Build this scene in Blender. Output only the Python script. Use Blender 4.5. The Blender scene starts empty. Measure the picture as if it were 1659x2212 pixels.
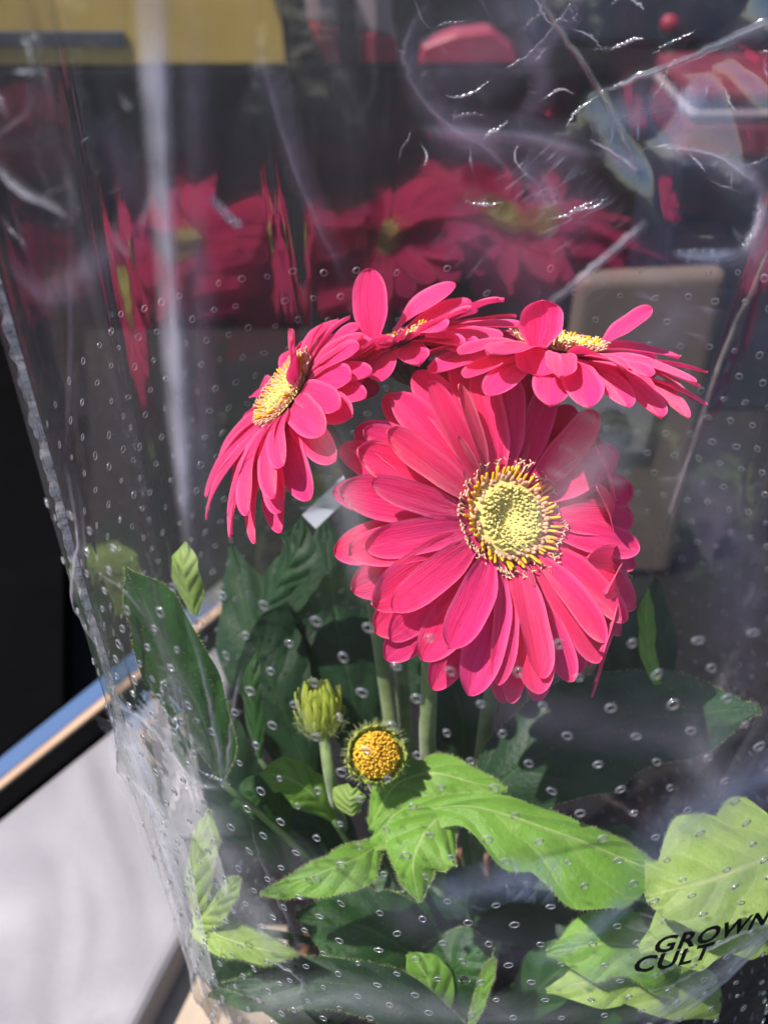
import bpy, bmesh, math, random
from mathutils import Vector, Matrix, noise
from mathutils.bvhtree import BVHTree

random.seed(7)
sc = bpy.context.scene
C = sc.collection

# ------------------------------------------------------------------ camera
CAM = Vector((0.0, -0.27, 0.55)); PITCH = math.radians(35); HALF = math.radians(26)
W, H = 1659.0, 2212.0                       # photograph measured on this grid
cd = bpy.data.cameras.new('camera'); cam = bpy.data.objects.new('camera', cd); C.objects.link(cam)
cam.location = CAM; cam.rotation_euler = (math.radians(90) - PITCH, 0, 0)
cd.sensor_fit = 'VERTICAL'; cd.sensor_height = 24; cd.sensor_width = 18
cd.lens = 12 / math.tan(HALF); cd.clip_start = 0.01; cd.clip_end = 200
cd.dof.use_dof = True; cd.dof.focus_distance = 0.322; cd.dof.aperture_fstop = cd.lens / 3.7
sc.camera = cam
RX = Vector((1, 0, 0)); FW = Vector((0, math.cos(PITCH), -math.sin(PITCH))); UP = Vector((0, math.sin(PITCH), math.cos(PITCH)))
K = 2 * math.tan(HALF) / H                  # metres per grid pixel at 1 m


def ray(x, y): return RX * ((x - W / 2) * K) + UP * ((H / 2 - y) * K) + FW
def P(x, y, d): return CAM + ray(x, y) * d
def cv(r, u, t): return (RX * r + UP * u - FW * t).normalized()      # right, up, toward the viewer
def on_z(x, y, z):
    r = ray(x, y); return CAM + r * ((z - CAM.z) / r.z)
def on_y(x, y, yy):
    r = ray(x, y); return CAM + r * ((yy - CAM.y) / r.y)


# ------------------------------------------------------------------ light
SUN = Vector((-0.46, -0.20, 0.86)).normalized()
world = bpy.data.worlds.new('World'); sc.world = world; world.use_nodes = True
nt = world.node_tree; nt.nodes.clear()
sky = nt.nodes.new('ShaderNodeTexSky'); sky.sky_type = 'NISHITA'; sky.sun_disc = False
sky.sun_elevation = math.asin(SUN.z); sky.sun_rotation = math.atan2(SUN.x, SUN.y)
bg = nt.nodes.new('ShaderNodeBackground'); bg.inputs[1].default_value = 0.09
wo = nt.nodes.new('ShaderNodeOutputWorld')
nt.links.new(sky.outputs[0], bg.inputs[0]); nt.links.new(bg.outputs[0], wo.inputs[0])
sl = bpy.data.lights.new('sun', 'SUN'); sl.energy = 4.8; sl.angle = math.radians(0.5); sl.color = (1, 0.96, 0.9)
so = bpy.data.objects.new('sun', sl); C.objects.link(so); so.rotation_euler = SUN.to_track_quat('Z', 'Y').to_euler()
so.location = (-1, 0, 2)
vs = sc.view_settings; vs.view_transform = 'Standard'; vs.look = 'None'; vs.gamma = 1; vs.exposure = 1.0
vs.use_curve_mapping = False
cy = sc.cycles
cy.use_denoising = True; cy.max_bounces = 6; cy.transparent_max_bounces = 24; cy.use_adaptive_sampling = True; cy.adaptive_threshold = 0.03
cy.transmission_bounces = 4; cy.glossy_bounces = 3; cy.diffuse_bounces = 2
cy.caustics_reflective = False; cy.caustics_refractive = False; cy.sample_clamp_indirect = 6


# ------------------------------------------------------------------ materials
class N:
    def __init__(self, name):
        self.m = bpy.data.materials.new(name); self.m.use_nodes = True
        self.t = self.m.node_tree; self.t.nodes.clear()
        self.out = self.n('OutputMaterial')
    def n(self, kind, **kw):
        nd = self.t.nodes.new('ShaderNode' + kind)
        for k, v in kw.items():
            if k.startswith('i_'):
                key = k[2:]
                nd.inputs[int(key) if key.isdigit() else key.replace('_', ' ')].default_value = v
            else: setattr(nd, k, v)
        return nd
    def l(self, a, b): self.t.links.new(a, b)
    def surf(self, s): self.l(s, self.out.inputs[0]); return self.m
    def coord(self, kind='Object', scale=(1, 1, 1)):
        tc = self.n('TexCoord'); mp = self.n('Mapping'); mp.inputs['Scale'].default_value = scale
        self.l(tc.outputs[kind], mp.inputs[0]); return mp.outputs[0]
    def noise(self, co, scale, detail=4, rough=0.5, dist=0.0):
        nn = self.n('TexNoise'); nn.inputs['Scale'].default_value = scale; nn.inputs['Detail'].default_value = detail
        nn.inputs['Roughness'].default_value = rough; nn.inputs['Distortion'].default_value = dist
        self.l(co, nn.inputs['Vector']); return nn.outputs[0]
    def ramp(self, fac, stops):
        r = self.n('ValToRGB'); e = r.color_ramp.elements
        while len(e) < len(stops): e.new(0.5)
        for el, (p, c) in zip(e, stops):
            el.position = p; el.color = (c, c, c, 1) if not hasattr(c, '__len__') else (*c[:3], 1)
        self.l(fac, r.inputs[0]); return r.outputs[0]
    def math(self, op, a, b=None, clamp=False):
        m = self.n('Math', operation=op, use_clamp=clamp)
        for i, v in enumerate((a, b)):
            if v is None: continue
            if isinstance(v, (int, float)): m.inputs[i].default_value = v
            else: self.l(v, m.inputs[i])
        return m.outputs[0]
    def mixc(self, fac, a, b, mode='MIX'):
        m = self.n('Mix', data_type='RGBA', blend_type=mode)
        for i, v in ((0, fac), (6, a), (7, b)):
            if isinstance(v, (int, float)): m.inputs[i].default_value = v
            elif isinstance(v, tuple): m.inputs[i].default_value = (*v[:3], 1)
            else: self.l(v, m.inputs[i])
        return m.outputs[2]
    def mixs(self, fac, a, b):
        m = self.n('MixShader')
        if isinstance(fac, (int, float)): m.inputs[0].default_value = fac
        else: self.l(fac, m.inputs[0])
        self.l(a, m.inputs[1]); self.l(b, m.inputs[2]); return m.outputs[0]
    def bump(self, h, strength, dist=0.001):
        b = self.n('Bump'); b.inputs['Strength'].default_value = strength; b.inputs['Distance'].default_value = dist
        self.l(h, b.inputs['Height']); return b.outputs[0]
    def bsdf(self, col, rough=0.5, normal=None, spec=0.5, sheen=0, metal=0):
        p = self.n('BsdfPrincipled')
        if isinstance(col, tuple): p.inputs['Base Color'].default_value = (*col[:3], 1)
        else: self.l(col, p.inputs['Base Color'])
        if isinstance(rough, (int, float)): p.inputs['Roughness'].default_value = rough
        else: self.l(rough, p.inputs['Roughness'])
        p.inputs['Specular IOR Level'].default_value = spec; p.inputs['Sheen Weight'].default_value = sheen
        p.inputs['Sheen Roughness'].default_value = 0.4; p.inputs['Metallic'].default_value = metal
        if normal is not None: self.l(normal, p.inputs['Normal'])
        return p.outputs[0]


def petal_mat(name, base, deep, edge, trans):
    g = N(name)
    uv = g.n('UVMap'); sep = g.n('SeparateXYZ'); g.l(uv.outputs[0], sep.inputs[0])
    mp = g.n('Mapping'); mp.inputs['Scale'].default_value = (9, 0.9, 1); g.l(uv.outputs[0], mp.inputs[0])
    oi = g.n('ObjectInfo')
    off = g.n('CombineXYZ'); g.l(g.math('MULTIPLY', oi.outputs['Random'], 37.0), off.inputs[0])
    g.l(off.outputs[0], mp.inputs['Location'])
    v = g.noise(mp.outputs[0], 2.2, 5, 0.6)
    mq = g.n('Mapping'); mq.inputs['Scale'].default_value = (34, 1.6, 1); g.l(uv.outputs[0], mq.inputs[0]); g.l(off.outputs[0], mq.inputs['Location'])
    fine = g.noise(mq.outputs[0], 1.6, 3, 0.6)
    col = g.mixc(g.ramp(v, [(0.34, 0), (0.66, 1)]), deep, base)
    col = g.mixc(g.ramp(fine, [(0.48, 0), (0.70, 0.6)]), col, deep)
    e = g.math('ABSOLUTE', g.math('SUBTRACT', sep.outputs[0], 0.5))
    col = g.mixc(g.ramp(e, [(0.36, 0), (0.5, 0.55)]), col, edge)
    # foot of the petal is paler
    col = g.mixc(g.ramp(sep.outputs[1], [(0.0, 0.5), (0.16, 0)]), col, edge)
    hv = g.n('HueSaturation'); g.l(col, hv.inputs['Color'])
    g.l(g.math('ADD', g.math('MULTIPLY', oi.outputs['Random'], 0.22), 0.93), hv.inputs['Value'])
    g.l(g.math('ADD', g.math('MULTIPLY', oi.outputs['Random'], 0.012), 0.494), hv.inputs['Hue'])
    col = hv.outputs[0]
    h = g.math('ADD', g.math('MULTIPLY', v, 1.0), g.math('MULTIPLY', fine, 0.7))
    nrm = g.bump(h, 0.6, 0.0011)
    d = g.bsdf(col, 0.5, nrm, 0.3, 0.25)
    t = g.n('BsdfTranslucent'); g.l(col, t.inputs[0]); g.l(nrm, t.inputs['Normal'])
    return g.surf(g.mixs(trans, d, t.outputs[0]))


M = {}
M['petal'] = petal_mat('petal', (0.98, 0.050, 0.245), (0.90, 0.022, 0.160), (0.98, 0.19, 0.42), 0.36)
M['small_petal'] = petal_mat('small_petal', (0.80, 0.10, 0.20), (0.65, 0.03, 0.10), (0.85, 0.38, 0.42), 0.3)
M['sepal'] = petal_mat('sepal', (0.52, 0.58, 0.07), (0.34, 0.44, 0.04), (0.72, 0.72, 0.20), 0.35)


def plain(name, col, rough=0.5, spec=0.4, var=0.25, scale=60, bump=0.2, bd=0.001, trans=0.0, sheen=0, metal=0):
    g = N(name); co = g.coord()
    n1 = g.noise(co, scale, 5, 0.6)
    dark = tuple(c * (1 - var) for c in col); lite = tuple(min(1, c * (1 + var)) for c in col)
    c = g.mixc(g.ramp(n1, [(0.3, 0), (0.7, 1)]), dark, lite)
    nrm = g.bump(g.noise(co, scale * 3, 4), bump, bd)
    s = g.bsdf(c, rough, nrm, spec, sheen, metal)
    if trans:
        t = g.n('BsdfTranslucent'); g.l(c, t.inputs[0]); s = g.mixs(trans, s, t.outputs[0])
    return g.surf(s)


M['disc'] = plain('disc', (0.62, 0.52, 0.17), 0.7, 0.2, 0.3, 900, 0.5, 0.0006)
M['floret'] = plain('floret', (0.84, 0.74, 0.26), 0.6, 0.3, 0.25, 300, 0.1, trans=0.25)
M['anther'] = plain('anther', (0.97, 0.50, 0.03), 0.5, 0.3, 0.25, 300, 0.1, trans=0.2)
M['stigma'] = plain('stigma', (0.93, 0.60, 0.40), 0.5, 0.3, 0.2, 300, 0.1, trans=0.3)
M['pinkbud'] = plain('pinkbud', (0.93, 0.46, 0.30), 0.45, 0.3, 0.3, 300, 0.1, trans=0.25)
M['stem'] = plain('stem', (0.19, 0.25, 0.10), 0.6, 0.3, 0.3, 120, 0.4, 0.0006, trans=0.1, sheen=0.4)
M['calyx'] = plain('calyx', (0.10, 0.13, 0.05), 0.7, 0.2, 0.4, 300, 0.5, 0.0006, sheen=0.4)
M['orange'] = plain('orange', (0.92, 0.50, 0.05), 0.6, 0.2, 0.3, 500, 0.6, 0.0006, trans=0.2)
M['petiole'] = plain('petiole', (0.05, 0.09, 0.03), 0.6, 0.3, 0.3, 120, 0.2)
M['soil'] = plain('soil', (0.035, 0.022, 0.014), 0.9, 0.1, 0.5, 120, 1.0, 0.004)
M['pot'] = plain('pot', (0.16, 0.075, 0.045), 0.45, 0.4, 0.12, 30, 0.1)
M['hair'] = plain('hair', (0.55, 0.62, 0.30), 0.6, 0.3, 0.1, 50, 0, trans=0.4)


def leaf_mat(name, col, dark, vein, trans=0.3):
    g = N(name)
    uv = g.n('UVMap'); sep = g.n('SeparateXYZ'); g.l(uv.outputs[0], sep.inputs[0])
    a = g.math('ABSOLUTE', g.math('SUBTRACT', sep.outputs[0], 0.5))
    co = g.coord()
    wob = g.noise(co, 40, 3)
    ph = g.math('ADD', g.math('SUBTRACT', g.math('MULTIPLY', sep.outputs[1], 5.0), g.math('MULTIPLY', a, 2.4)), g.math('MULTIPLY', wob, 0.5))
    fr = g.math('ABSOLUTE', g.math('SUBTRACT', g.math('FRACT', ph), 0.5))
    side = g.ramp(fr, [(0.0, 0.22), (0.09, 0)])
    mid = g.ramp(a, [(0.0, 1), (0.035, 0)])
    vn = g.math('MAXIMUM', side, mid)
    mott = g.noise(co, 60, 5, 0.6)
    c = g.mixc(g.ramp(mott, [(0.3, 0), (0.7, 1)]), dark, col)
    c = g.mixc(vn, c, vein)
    bl = g.noise(co, 130, 3, 0.6); c = g.mixc(g.ramp(bl, [(0.58, 0), (0.72, 0.5)]), c, vein)
    c = g.mixc(g.ramp(g.noise(co, 22, 2), [(0.4, 0), (0.7, 0.5)]), c, dark)
    puff = g.math('SUBTRACT', g.math('ADD', g.math('MULTIPLY', g.ramp(fr, [(0, 0), (0.4, 1)]), 1.0), g.math('MULTIPLY', mott, 1.6)), g.math('MULTIPLY', mid, 0.6))
    nrm = g.bump(puff, 0.36, 0.002)
    nrm2 = g.n('Bump'); nrm2.inputs['Strength'].default_value = 0.6; nrm2.inputs['Distance'].default_value = 0.0008
    g.l(g.noise(co, 420, 4, 0.7), nrm2.inputs['Height']); g.l(nrm, nrm2.inputs['Normal'])
    d = g.bsdf(c, 0.48, nrm2.outputs[0], 0.35, 0.12)
    t = g.n('BsdfTranslucent')
    tc = g.mixc(0.5, c, (0.30, 0.45, 0.02)); g.l(tc, t.inputs[0]); g.l(nrm, t.inputs['Normal'])
    return g.surf(g.mixs(trans, d, t.outputs[0]))


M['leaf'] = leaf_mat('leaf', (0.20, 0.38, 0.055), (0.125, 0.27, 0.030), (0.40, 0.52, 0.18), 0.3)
M['leaf_shaded'] = leaf_mat('leaf_shaded', (0.014, 0.046, 0.015), (0.007, 0.028, 0.010), (0.025, 0.065, 0.02), 0.10)  # leaf green darkened to paint in shade
M['leaf_half_shaded'] = leaf_mat('leaf_half_shaded', (0.022, 0.085, 0.013), (0.012, 0.05, 0.009), (0.045, 0.12, 0.022), 0.2)  # leaf green partly darkened to paint in lighter shade
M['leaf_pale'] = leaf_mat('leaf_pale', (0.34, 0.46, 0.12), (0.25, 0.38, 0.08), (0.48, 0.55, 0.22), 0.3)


def film_mat(name, r0, haze0, haze1, hazecol, rough, ripple, bscale, bdist):
    """clear polypropylene film: mirror-like fresnel reflection, a little dust and scuff haze"""
    g = N(name); co = g.coord()
    nrm = g.bump(g.noise(g.coord('Object', (1, 1, 1.25)), bscale, 1, 0.5), ripple, bdist)
    lw = g.n('LayerWeight'); lw.inputs['Blend'].default_value = 0.5; g.l(nrm, lw.inputs['Normal'])
    f5 = g.math('POWER', lw.outputs['Facing'], 4.0)
    fr = g.math('ADD', g.math('MULTIPLY', f5, 0.75), r0, True)
    gl = g.n('BsdfGlossy'); gl.inputs['Roughness'].default_value = rough; gl.inputs['Color'].default_value = (1, 1, 1, 1)
    g.l(nrm, gl.inputs['Normal'])
    tr = g.n('BsdfTransparent'); tr.inputs[0].default_value = (0.985, 0.985, 0.985, 1)
    s = g.mixs(fr, tr.outputs[0], gl.outputs[0])
    di = g.n('BsdfDiffuse'); di.inputs[0].default_value = (*hazecol, 1); g.l(nrm, di.inputs['Normal'])
    tl = g.n('BsdfTranslucent'); tl.inputs[0].default_value = (*hazecol, 1); g.l(nrm, tl.inputs['Normal'])
    dd = g.mixs(0.5, di.outputs[0], tl.outputs[0])
    st = g.noise(g.coord('Object', (1, 1, 0.3)), 22, 2.0, 0.6, 0.3)
    hz = g.ramp(st, [(0.35, 0), (0.75, 1)])
    hz = g.math('ADD', g.math('MULTIPLY', hz, haze1 - haze0), haze0)
    return g.surf(g.mixs(hz, s, dd))


M['film_front'] = film_mat('film_front', 0.065, 0.001, 0.03, (0.80, 0.76, 0.86), 0.05, 0.12, 120, 0.002)
M['film_back'] = film_mat('film_back', 0.18, 0.0015, 0.024, (0.78, 0.72, 0.84), 0.10, 0.065, 95, 0.002)


def fold_glare_mat(name, strength, col, rough=0.22, gloss=0.35):
    """film folds with painted glare, haze and sky sheen: denser in the middle"""
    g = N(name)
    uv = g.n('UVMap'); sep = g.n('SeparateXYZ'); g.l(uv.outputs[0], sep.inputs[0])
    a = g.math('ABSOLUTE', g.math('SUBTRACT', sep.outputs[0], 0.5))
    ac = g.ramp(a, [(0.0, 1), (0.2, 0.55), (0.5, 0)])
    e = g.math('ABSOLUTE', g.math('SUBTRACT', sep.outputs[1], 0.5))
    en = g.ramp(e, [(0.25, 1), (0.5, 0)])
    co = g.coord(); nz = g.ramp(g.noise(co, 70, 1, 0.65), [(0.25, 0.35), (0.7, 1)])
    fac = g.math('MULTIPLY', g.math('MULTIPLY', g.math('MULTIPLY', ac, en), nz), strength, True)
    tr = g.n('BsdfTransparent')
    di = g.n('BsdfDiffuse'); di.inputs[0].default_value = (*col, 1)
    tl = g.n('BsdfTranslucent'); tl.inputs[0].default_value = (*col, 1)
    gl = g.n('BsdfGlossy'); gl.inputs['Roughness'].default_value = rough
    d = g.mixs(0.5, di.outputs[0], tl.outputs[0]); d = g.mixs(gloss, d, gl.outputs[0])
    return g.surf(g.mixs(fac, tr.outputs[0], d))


M['fold_sheen'] = fold_glare_mat('fold_sheen', 0.62, (0.78, 0.75, 0.86), 0.4, 0.15)  # soft folds, the light they catch painted on as pale colour
M['fold_glare'] = fold_glare_mat('fold_glare', 0.9, (0.76, 0.72, 0.84), 0.4, 0.2)  # bright streaks of caught light painted pale on the film
M['haze_mist'] = fold_glare_mat('haze_mist', 0.17, (0.62, 0.54, 0.76), 0.4, 0.2)  # broad lavender haze and glare painted onto the film
M['glare_veil'] = fold_glare_mat('glare_veil', 0.38, (0.80, 0.80, 0.84), 0.5, 0.1)  # milky glare painted on where the film itself reflects little
M['sky_sheen'] = fold_glare_mat('sky_sheen', 0.55, (0.50, 0.57, 0.80), 0.3, 0.15)  # blue sky reflection painted on as tinted haze
M['fold_mid'] = fold_glare_mat('fold_mid', 0.30, (0.66, 0.56, 0.68), 0.25, 0.3)
M['fold_hard'] = fold_glare_mat('fold_hard', 0.85, (0.85, 0.85, 0.92), 0.15, 0.5)
M['seam_back'] = fold_glare_mat('seam_back', 0.75, (0.42, 0.35, 0.34), 0.3, 0.2)
M['ink'] = plain('ink', (0.006, 0.006, 0.007), 0.5, 0.3, 0.1, 50, 0)


def ring_mat():
    g = N('punched_rim')
    tr = g.n('BsdfTransparent'); di = g.n('BsdfDiffuse'); di.inputs[0].default_value = (0.5, 0.49, 0.52, 1)
    tl = g.n('BsdfTranslucent'); tl.inputs[0].default_value = (0.5, 0.49, 0.52, 1)
    gl = g.n('BsdfGlossy'); gl.inputs['Roughness'].default_value = 0.12
    s = g.mixs(0.5, di.outputs[0], tl.outputs[0]); s = g.mixs(0.45, s, gl.outputs[0])
    return g.surf(s)


M['rim'] = ring_mat()


def seam_mat():
    g = N('heat_seal')
    tr = g.n('BsdfTransparent'); di = g.n('BsdfDiffuse'); di.inputs[0].default_value = (0.85, 0.85, 0.9, 1)
    tl = g.n('BsdfTranslucent'); tl.inputs[0].default_value = (0.85, 0.85, 0.9, 1)
    gl = g.n('BsdfGlossy'); gl.inputs['Roughness'].default_value = 0.15
    co = g.coord(); f = g.ramp(g.noise(co, 420, 3, 0.7), [(0.35, 0.25), (0.6, 0.95)])
    s = g.mixs(0.5, di.outputs[0], tl.outputs[0]); s = g.mixs(0.35, s, gl.outputs[0])
    return g.surf(g.mixs(f, tr.outputs[0], s))


M['seam'] = seam_mat()


# ------------------------------------------------------------------ mesh helpers
def obj(name, verts, faces, mat, parent=None, uvs=None, smooth=True):
    me = bpy.data.meshes.new(name); me.from_pydata([tuple(v) for v in verts], [], faces)
    if uvs:
        ul = me.uv_layers.new(name='UVMap')
        for lp in me.loops: ul.data[lp.index].uv = uvs[lp.vertex_index]
    if smooth:
        for p in me.polygons: p.use_smooth = True
    me.materials.append(mat)
    o = bpy.data.objects.new(name, me); C.objects.link(o)
    if parent: o.parent = parent
    return o


def tag(o, label=None, cat=None, group=None, kind=None):
    if label: o['label'] = label
    if cat: o['category'] = cat
    if group: o['group'] = group
    if kind: o['kind'] = kind
    return o


def empty(name, label, cat, loc=(0, 0, 0)):
    o = bpy.data.objects.new(name, None); C.objects.link(o); o.location = loc; o.empty_display_size = 0.02
    return tag(o, label, cat)


def grid(nu, nv, f, closed=False):
    vs_, fs, uv = [], [], []
    for j in range(nv):
        for i in range(nu):
            u = i / (nu if closed else nu - 1); v = j / (nv - 1)
            vs_.append(f(u, v)); uv.append((u, v))
    for j in range(nv - 1):
        for i in range(nu if closed else nu - 1):
            i2 = (i + 1) % nu
            fs.append((j * nu + i, j * nu + i2, (j + 1) * nu + i2, (j + 1) * nu + i))
    return vs_, fs, uv


def smooth01(a, b, x):
    t = max(0, min(1, (x - a) / (b - a))); return t * t * (3 - 2 * t)


def catmull(pts, t):
    n = len(pts) - 1; s = min(max(t, 0), 0.99999) * n; i = int(s); f = s - i
    p0 = pts[max(i - 1, 0)]; p1 = pts[i]; p2 = pts[i + 1]; p3 = pts[min(i + 2, n)]
    return 0.5 * ((2 * p1) + (p2 - p0) * f + (2 * p0 - 5 * p1 + 4 * p2 - p3) * f * f + (3 * p1 - p0 - 3 * p2 + p3) * f ** 3)


def lerp_list(xs, t):
    n = len(xs) - 1; s = min(max(t, 0), 0.99999) * n; i = int(s); f = s - i
    f = f * f * (3 - 2 * f)
    return xs[i] * (1 - f) + xs[i + 1] * f


class Acc:
    """collects small shapes into one mesh"""
    def __init__(self): self.v, self.f, self.uv = [], [], []
    def add(self, v, f, uv=None):
        b = len(self.v); self.v += v; self.f += [tuple(b + i for i in q) for q in f]
        self.uv += uv or [(0.5, 0.5)] * len(v)
    def tube(self, pts, rad, n=6, cap=True):
        v, f = [], []
        for k, p in enumerate(pts):
            d = (pts[min(k + 1, len(pts) - 1)] - pts[max(k - 1, 0)]).normalized()
            a = d.orthogonal().normalized(); b = d.cross(a)
            for i in range(n):
                an = 2 * math.pi * i / n; v.append(p + (a * math.cos(an) + b * math.sin(an)) * rad[k])
        for k in range(len(pts) - 1):
            for i in range(n): f.append((k * n + i, k * n + (i + 1) % n, (k + 1) * n + (i + 1) % n, (k + 1) * n + i))
        if cap: f.append(tuple(range(n - 1, -1, -1))); f.append(tuple((len(pts) - 1) * n + i for i in range(n)))
        self.add(v, f)
    def capsule(self, p, d, L, r, n=6):
        self.tube([p, p + d * L * 0.15, p + d * L * 0.8, p + d * L * 0.95, p + d * L], [r * 0.7, r, r, r * 0.75, r * 0.25], n)
    def box(self, c0, c1):
        x0, y0, z0 = c0; x1, y1, z1 = c1
        v = [Vector(q) for q in ((x0, y0, z0), (x1, y0, z0), (x1, y1, z0), (x0, y1, z0), (x0, y0, z1), (x1, y0, z1), (x1, y1, z1), (x0, y1, z1))]
        self.add(v, [(0, 3, 2, 1), (4, 5, 6, 7), (0, 1, 5, 4), (1, 2, 6, 5), (2, 3, 7, 6), (3, 0, 4, 7)])
    def prism(self, poly, z0, z1):
        n = len(poly)
        v = [Vector((p.x, p.y, z0)) for p in poly] + [Vector((p.x, p.y, z1)) for p in poly]
        self.add(v, [tuple(range(n - 1, -1, -1)), tuple(range(n, 2 * n))] + [(i, (i + 1) % n, n + (i + 1) % n, n + i) for i in range(n)])
    def build(self, name, mat, parent=None, smooth=True, bevel=0):
        o = obj(name, self.v, self.f, mat, parent, self.uv, smooth)
        if bevel:
            m = o.modifiers.new('bevel', 'BEVEL'); m.width = bevel; m.segments = 3; m.limit_method = 'ANGLE'
        return o


# ------------------------------------------------------------------ the setting
def floor_mat():
    g = N('floor'); co = g.coord()
    n = g.noise(co, 90, 6, 0.65); n2 = g.noise(co, 3, 3)
    c = g.mixc(g.ramp(n, [(0.35, 0), (0.7, 1)]), (0.003, 0.003, 0.004), (0.009, 0.008, 0.009))
    c = g.mixc(g.ramp(n2, [(0.45, 0), (0.65, 0.5)]), c, (0.014, 0.012, 0.008))
    return g.surf(g.bsdf(c, 0.85, g.bump(n, 0.6, 0.003), 0.15))


fl = Acc(); fl.add([Vector((-30, -30, 0)), Vector((30, -30, 0)), Vector((30, 30, 0)), Vector((-30, 30, 0))], [(0, 1, 2, 3)])
tag(fl.build('floor', floor_mat(), smooth=False), kind='structure')


def silver_mat():
    g = N('silver_paint'); co = g.coord()
    n = g.noise(co, 6, 2, 0.45, 1.2)
    c = g.mixc(g.ramp(n, [(0.3, 0), (0.7, 1)]), (0.16, 0.15, 0.163), (0.23, 0.215, 0.23))  # paler mottling paints sun patches into the colour
    gr = g.noise(co, 260, 4, 0.7); c = g.mixc(g.ramp(gr, [(0.4, 0), (0.75, 0.12)]), c, (0.09, 0.08, 0.085))
    return g.surf(g.bsdf(c, g.ramp(g.noise(co, 30, 4), [(0.3, 0.34), (0.7, 0.55)]), g.bump(n, 0.8, 0.04), 0.6))


def chrome_mat():
    g = N('chrome'); co = g.coord(); n = g.noise(co, 25, 2)
    return g.surf(g.bsdf((0.78, 0.86, 1.0), 0.16, g.bump(n, 0.1, 0.003), 0.5, 0, 1.0))  # blue of the reflected sky is tinted into the metal colour


M['silver'] = silver_mat(); M['chrome'] = chrome_mat()
M['black'] = plain('black', (0.0012, 0.0012, 0.0014), 0.7, 0.03, 0.3, 20, 0.1)
M['beige'] = plain('beige', (0.34, 0.27, 0.21), 0.8, 0.2, 0.15, 40, 0.2)
M['copper'] = plain('copper', (0.42, 0.27, 0.18), 0.4, 0.4, 0.1, 30, 0.1)


def line_pt(x, y0, slope): return (x, y0 + slope * x)


# low silver ledge with chrome edging, on the floor left of the pot
ledge = empty('trim_ledge', 'pale silver ledge edged by a blue-tinted chrome strip and black rubber', 'ledge', on_z(100, 1900, 0))
inv = Matrix.Translation(-ledge.location)


def under(o, parent):
    o.parent = parent; o.matrix_parent_inverse = Matrix.Translation(-parent.location); return o


S1 = -0.80
zt = 0.03


def strip(name, ya, yb, mat, z0, z1, x0=-700, x1=520, s=S1, bev=0.0015):
    a = Acc(); poly = [on_z(x0, yb + s * x0, z1), on_z(x1, yb + s * x1, z1), on_z(x1, ya + s * x1, z1), on_z(x0, ya + s * x0, z1)]
    a.prism(poly, z0, z1); return under(a.build(name, mat, None, False, bev), ledge)


a = Acc()
a.prism([on_z(-900, 2212 + 900, zt), on_z(255, 2290, zt), on_z(395, 2020, zt), on_z(520, 1745 + S1 * 520 + 18, zt), on_z(-700, 1745 + S1 * -700 + 18, zt)], 0.0, zt)
under(a.build('silver_panel', M['silver'], None, False, 0.006), ledge)
strip('rubber_strip', 1706, 1760, M['black'], 0.0, zt + 0.003)
strip('copper_edge', 1684, 1703, M['copper'], 0.0, zt + 0.006)
strip('chrome_strip', 1635, 1682, M['chrome'], 0.0, zt + 0.008)
strip('black_body', 560, 1632, M['black'], 0.0, zt + 0.004, x1=140, bev=0.002)

# beige mat between ledge and pot
a = Acc(); a.prism([on_z(200, 2420, 0.004), on_z(620, 2420, 0.004), on_z(620, 2000, 0.004), on_z(300, 2000, 0.004)], 0.0005, 0.004)
mt = a.build('floor_mat', M['beige'], None, False)
tag(mt, 'small flat beige mat beside the silver ledge', 'mat')

# dark bench far behind, with a yellow board, red box and dark case on it
M['bench'] = plain('bench', (0.003, 0.0024, 0.003), 0.85, 0.03, 0.4, 8, 0.2)
a = Acc(); a.box((-1.4, 0.9, 0), (1.6, 1.7, 0.30)); b = a.build('dark_bench', M['bench'], None, False, 0.01)
tag(b, 'long low dark bench behind the wrapped flowers', 'bench')
M['yellow'] = plain('yellow', (0.36, 0.24, 0.05), 0.5, 0.3, 0.15, 12, 0.1)
M['grime'] = plain('grime', (0.03, 0.032, 0.04), 0.6, 0.3, 0.3, 12, 0.1)
yb = empty('yellow_board', 'ochre yellow board with a dark stripe standing on the dark bench', 'board', (-0.45, 0.92, 0.30))
def slab(pts, y0, y1, zmin=0.301):
    """upright slab: outline on the plane y0, carried back to y1"""
    A = Acc(); q = [on_y(px_, py_, y0) for px_, py_ in pts]; n = len(q)
    v = [Vector((w.x, y0, max(w.z, zmin))) for w in q] + [Vector((w.x, y1, max(w.z, zmin))) for w in q]
    A.add(v, [tuple(range(n)), tuple(range(2 * n - 1, n - 1, -1))] + [(i, n + i, n + (i + 1) % n, (i + 1) % n) for i in range(n)])
    return A


under(slab([(-300, 150), (640, 150), (575, -60), (560, -400), (-300, -400)], 0.905, 0.95).build('panel', M['yellow'], None, False, 0.003), yb)
q0 = on_y(-250, 100, 0.905); q1 = on_y(270, 65, 0.905)
a = Acc(); a.box((q0.x, 0.901, q0.z), (q1.x, 0.9045, q1.z)); under(a.build('stripe', M['grime'], None, False, 0.002), yb)
M['whitered'] = plain('whitered', (0.26, 0.19, 0.20), 0.5, 0.3, 0.1, 12, 0.1)
M['red'] = plain('red', (0.24, 0.012, 0.035), 0.4, 0.4, 0.15, 12, 0.1)
rb = empty('white_box', 'white box with a red lower half on the dark bench', 'box', (0, 1.0, 0.3))
under(slab([(665, 45), (850, 78), (838, -60), (820, -260), (640, -260)], 0.915, 1.0).build('white_top', M['whitered'], None, False, 0.003), rb)
under(slab([(705, 150), (868, 150), (851, 81), (666, 48)], 0.913, 1.002).build('red_base', M['red'], None, False, 0.003), rb)
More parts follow.
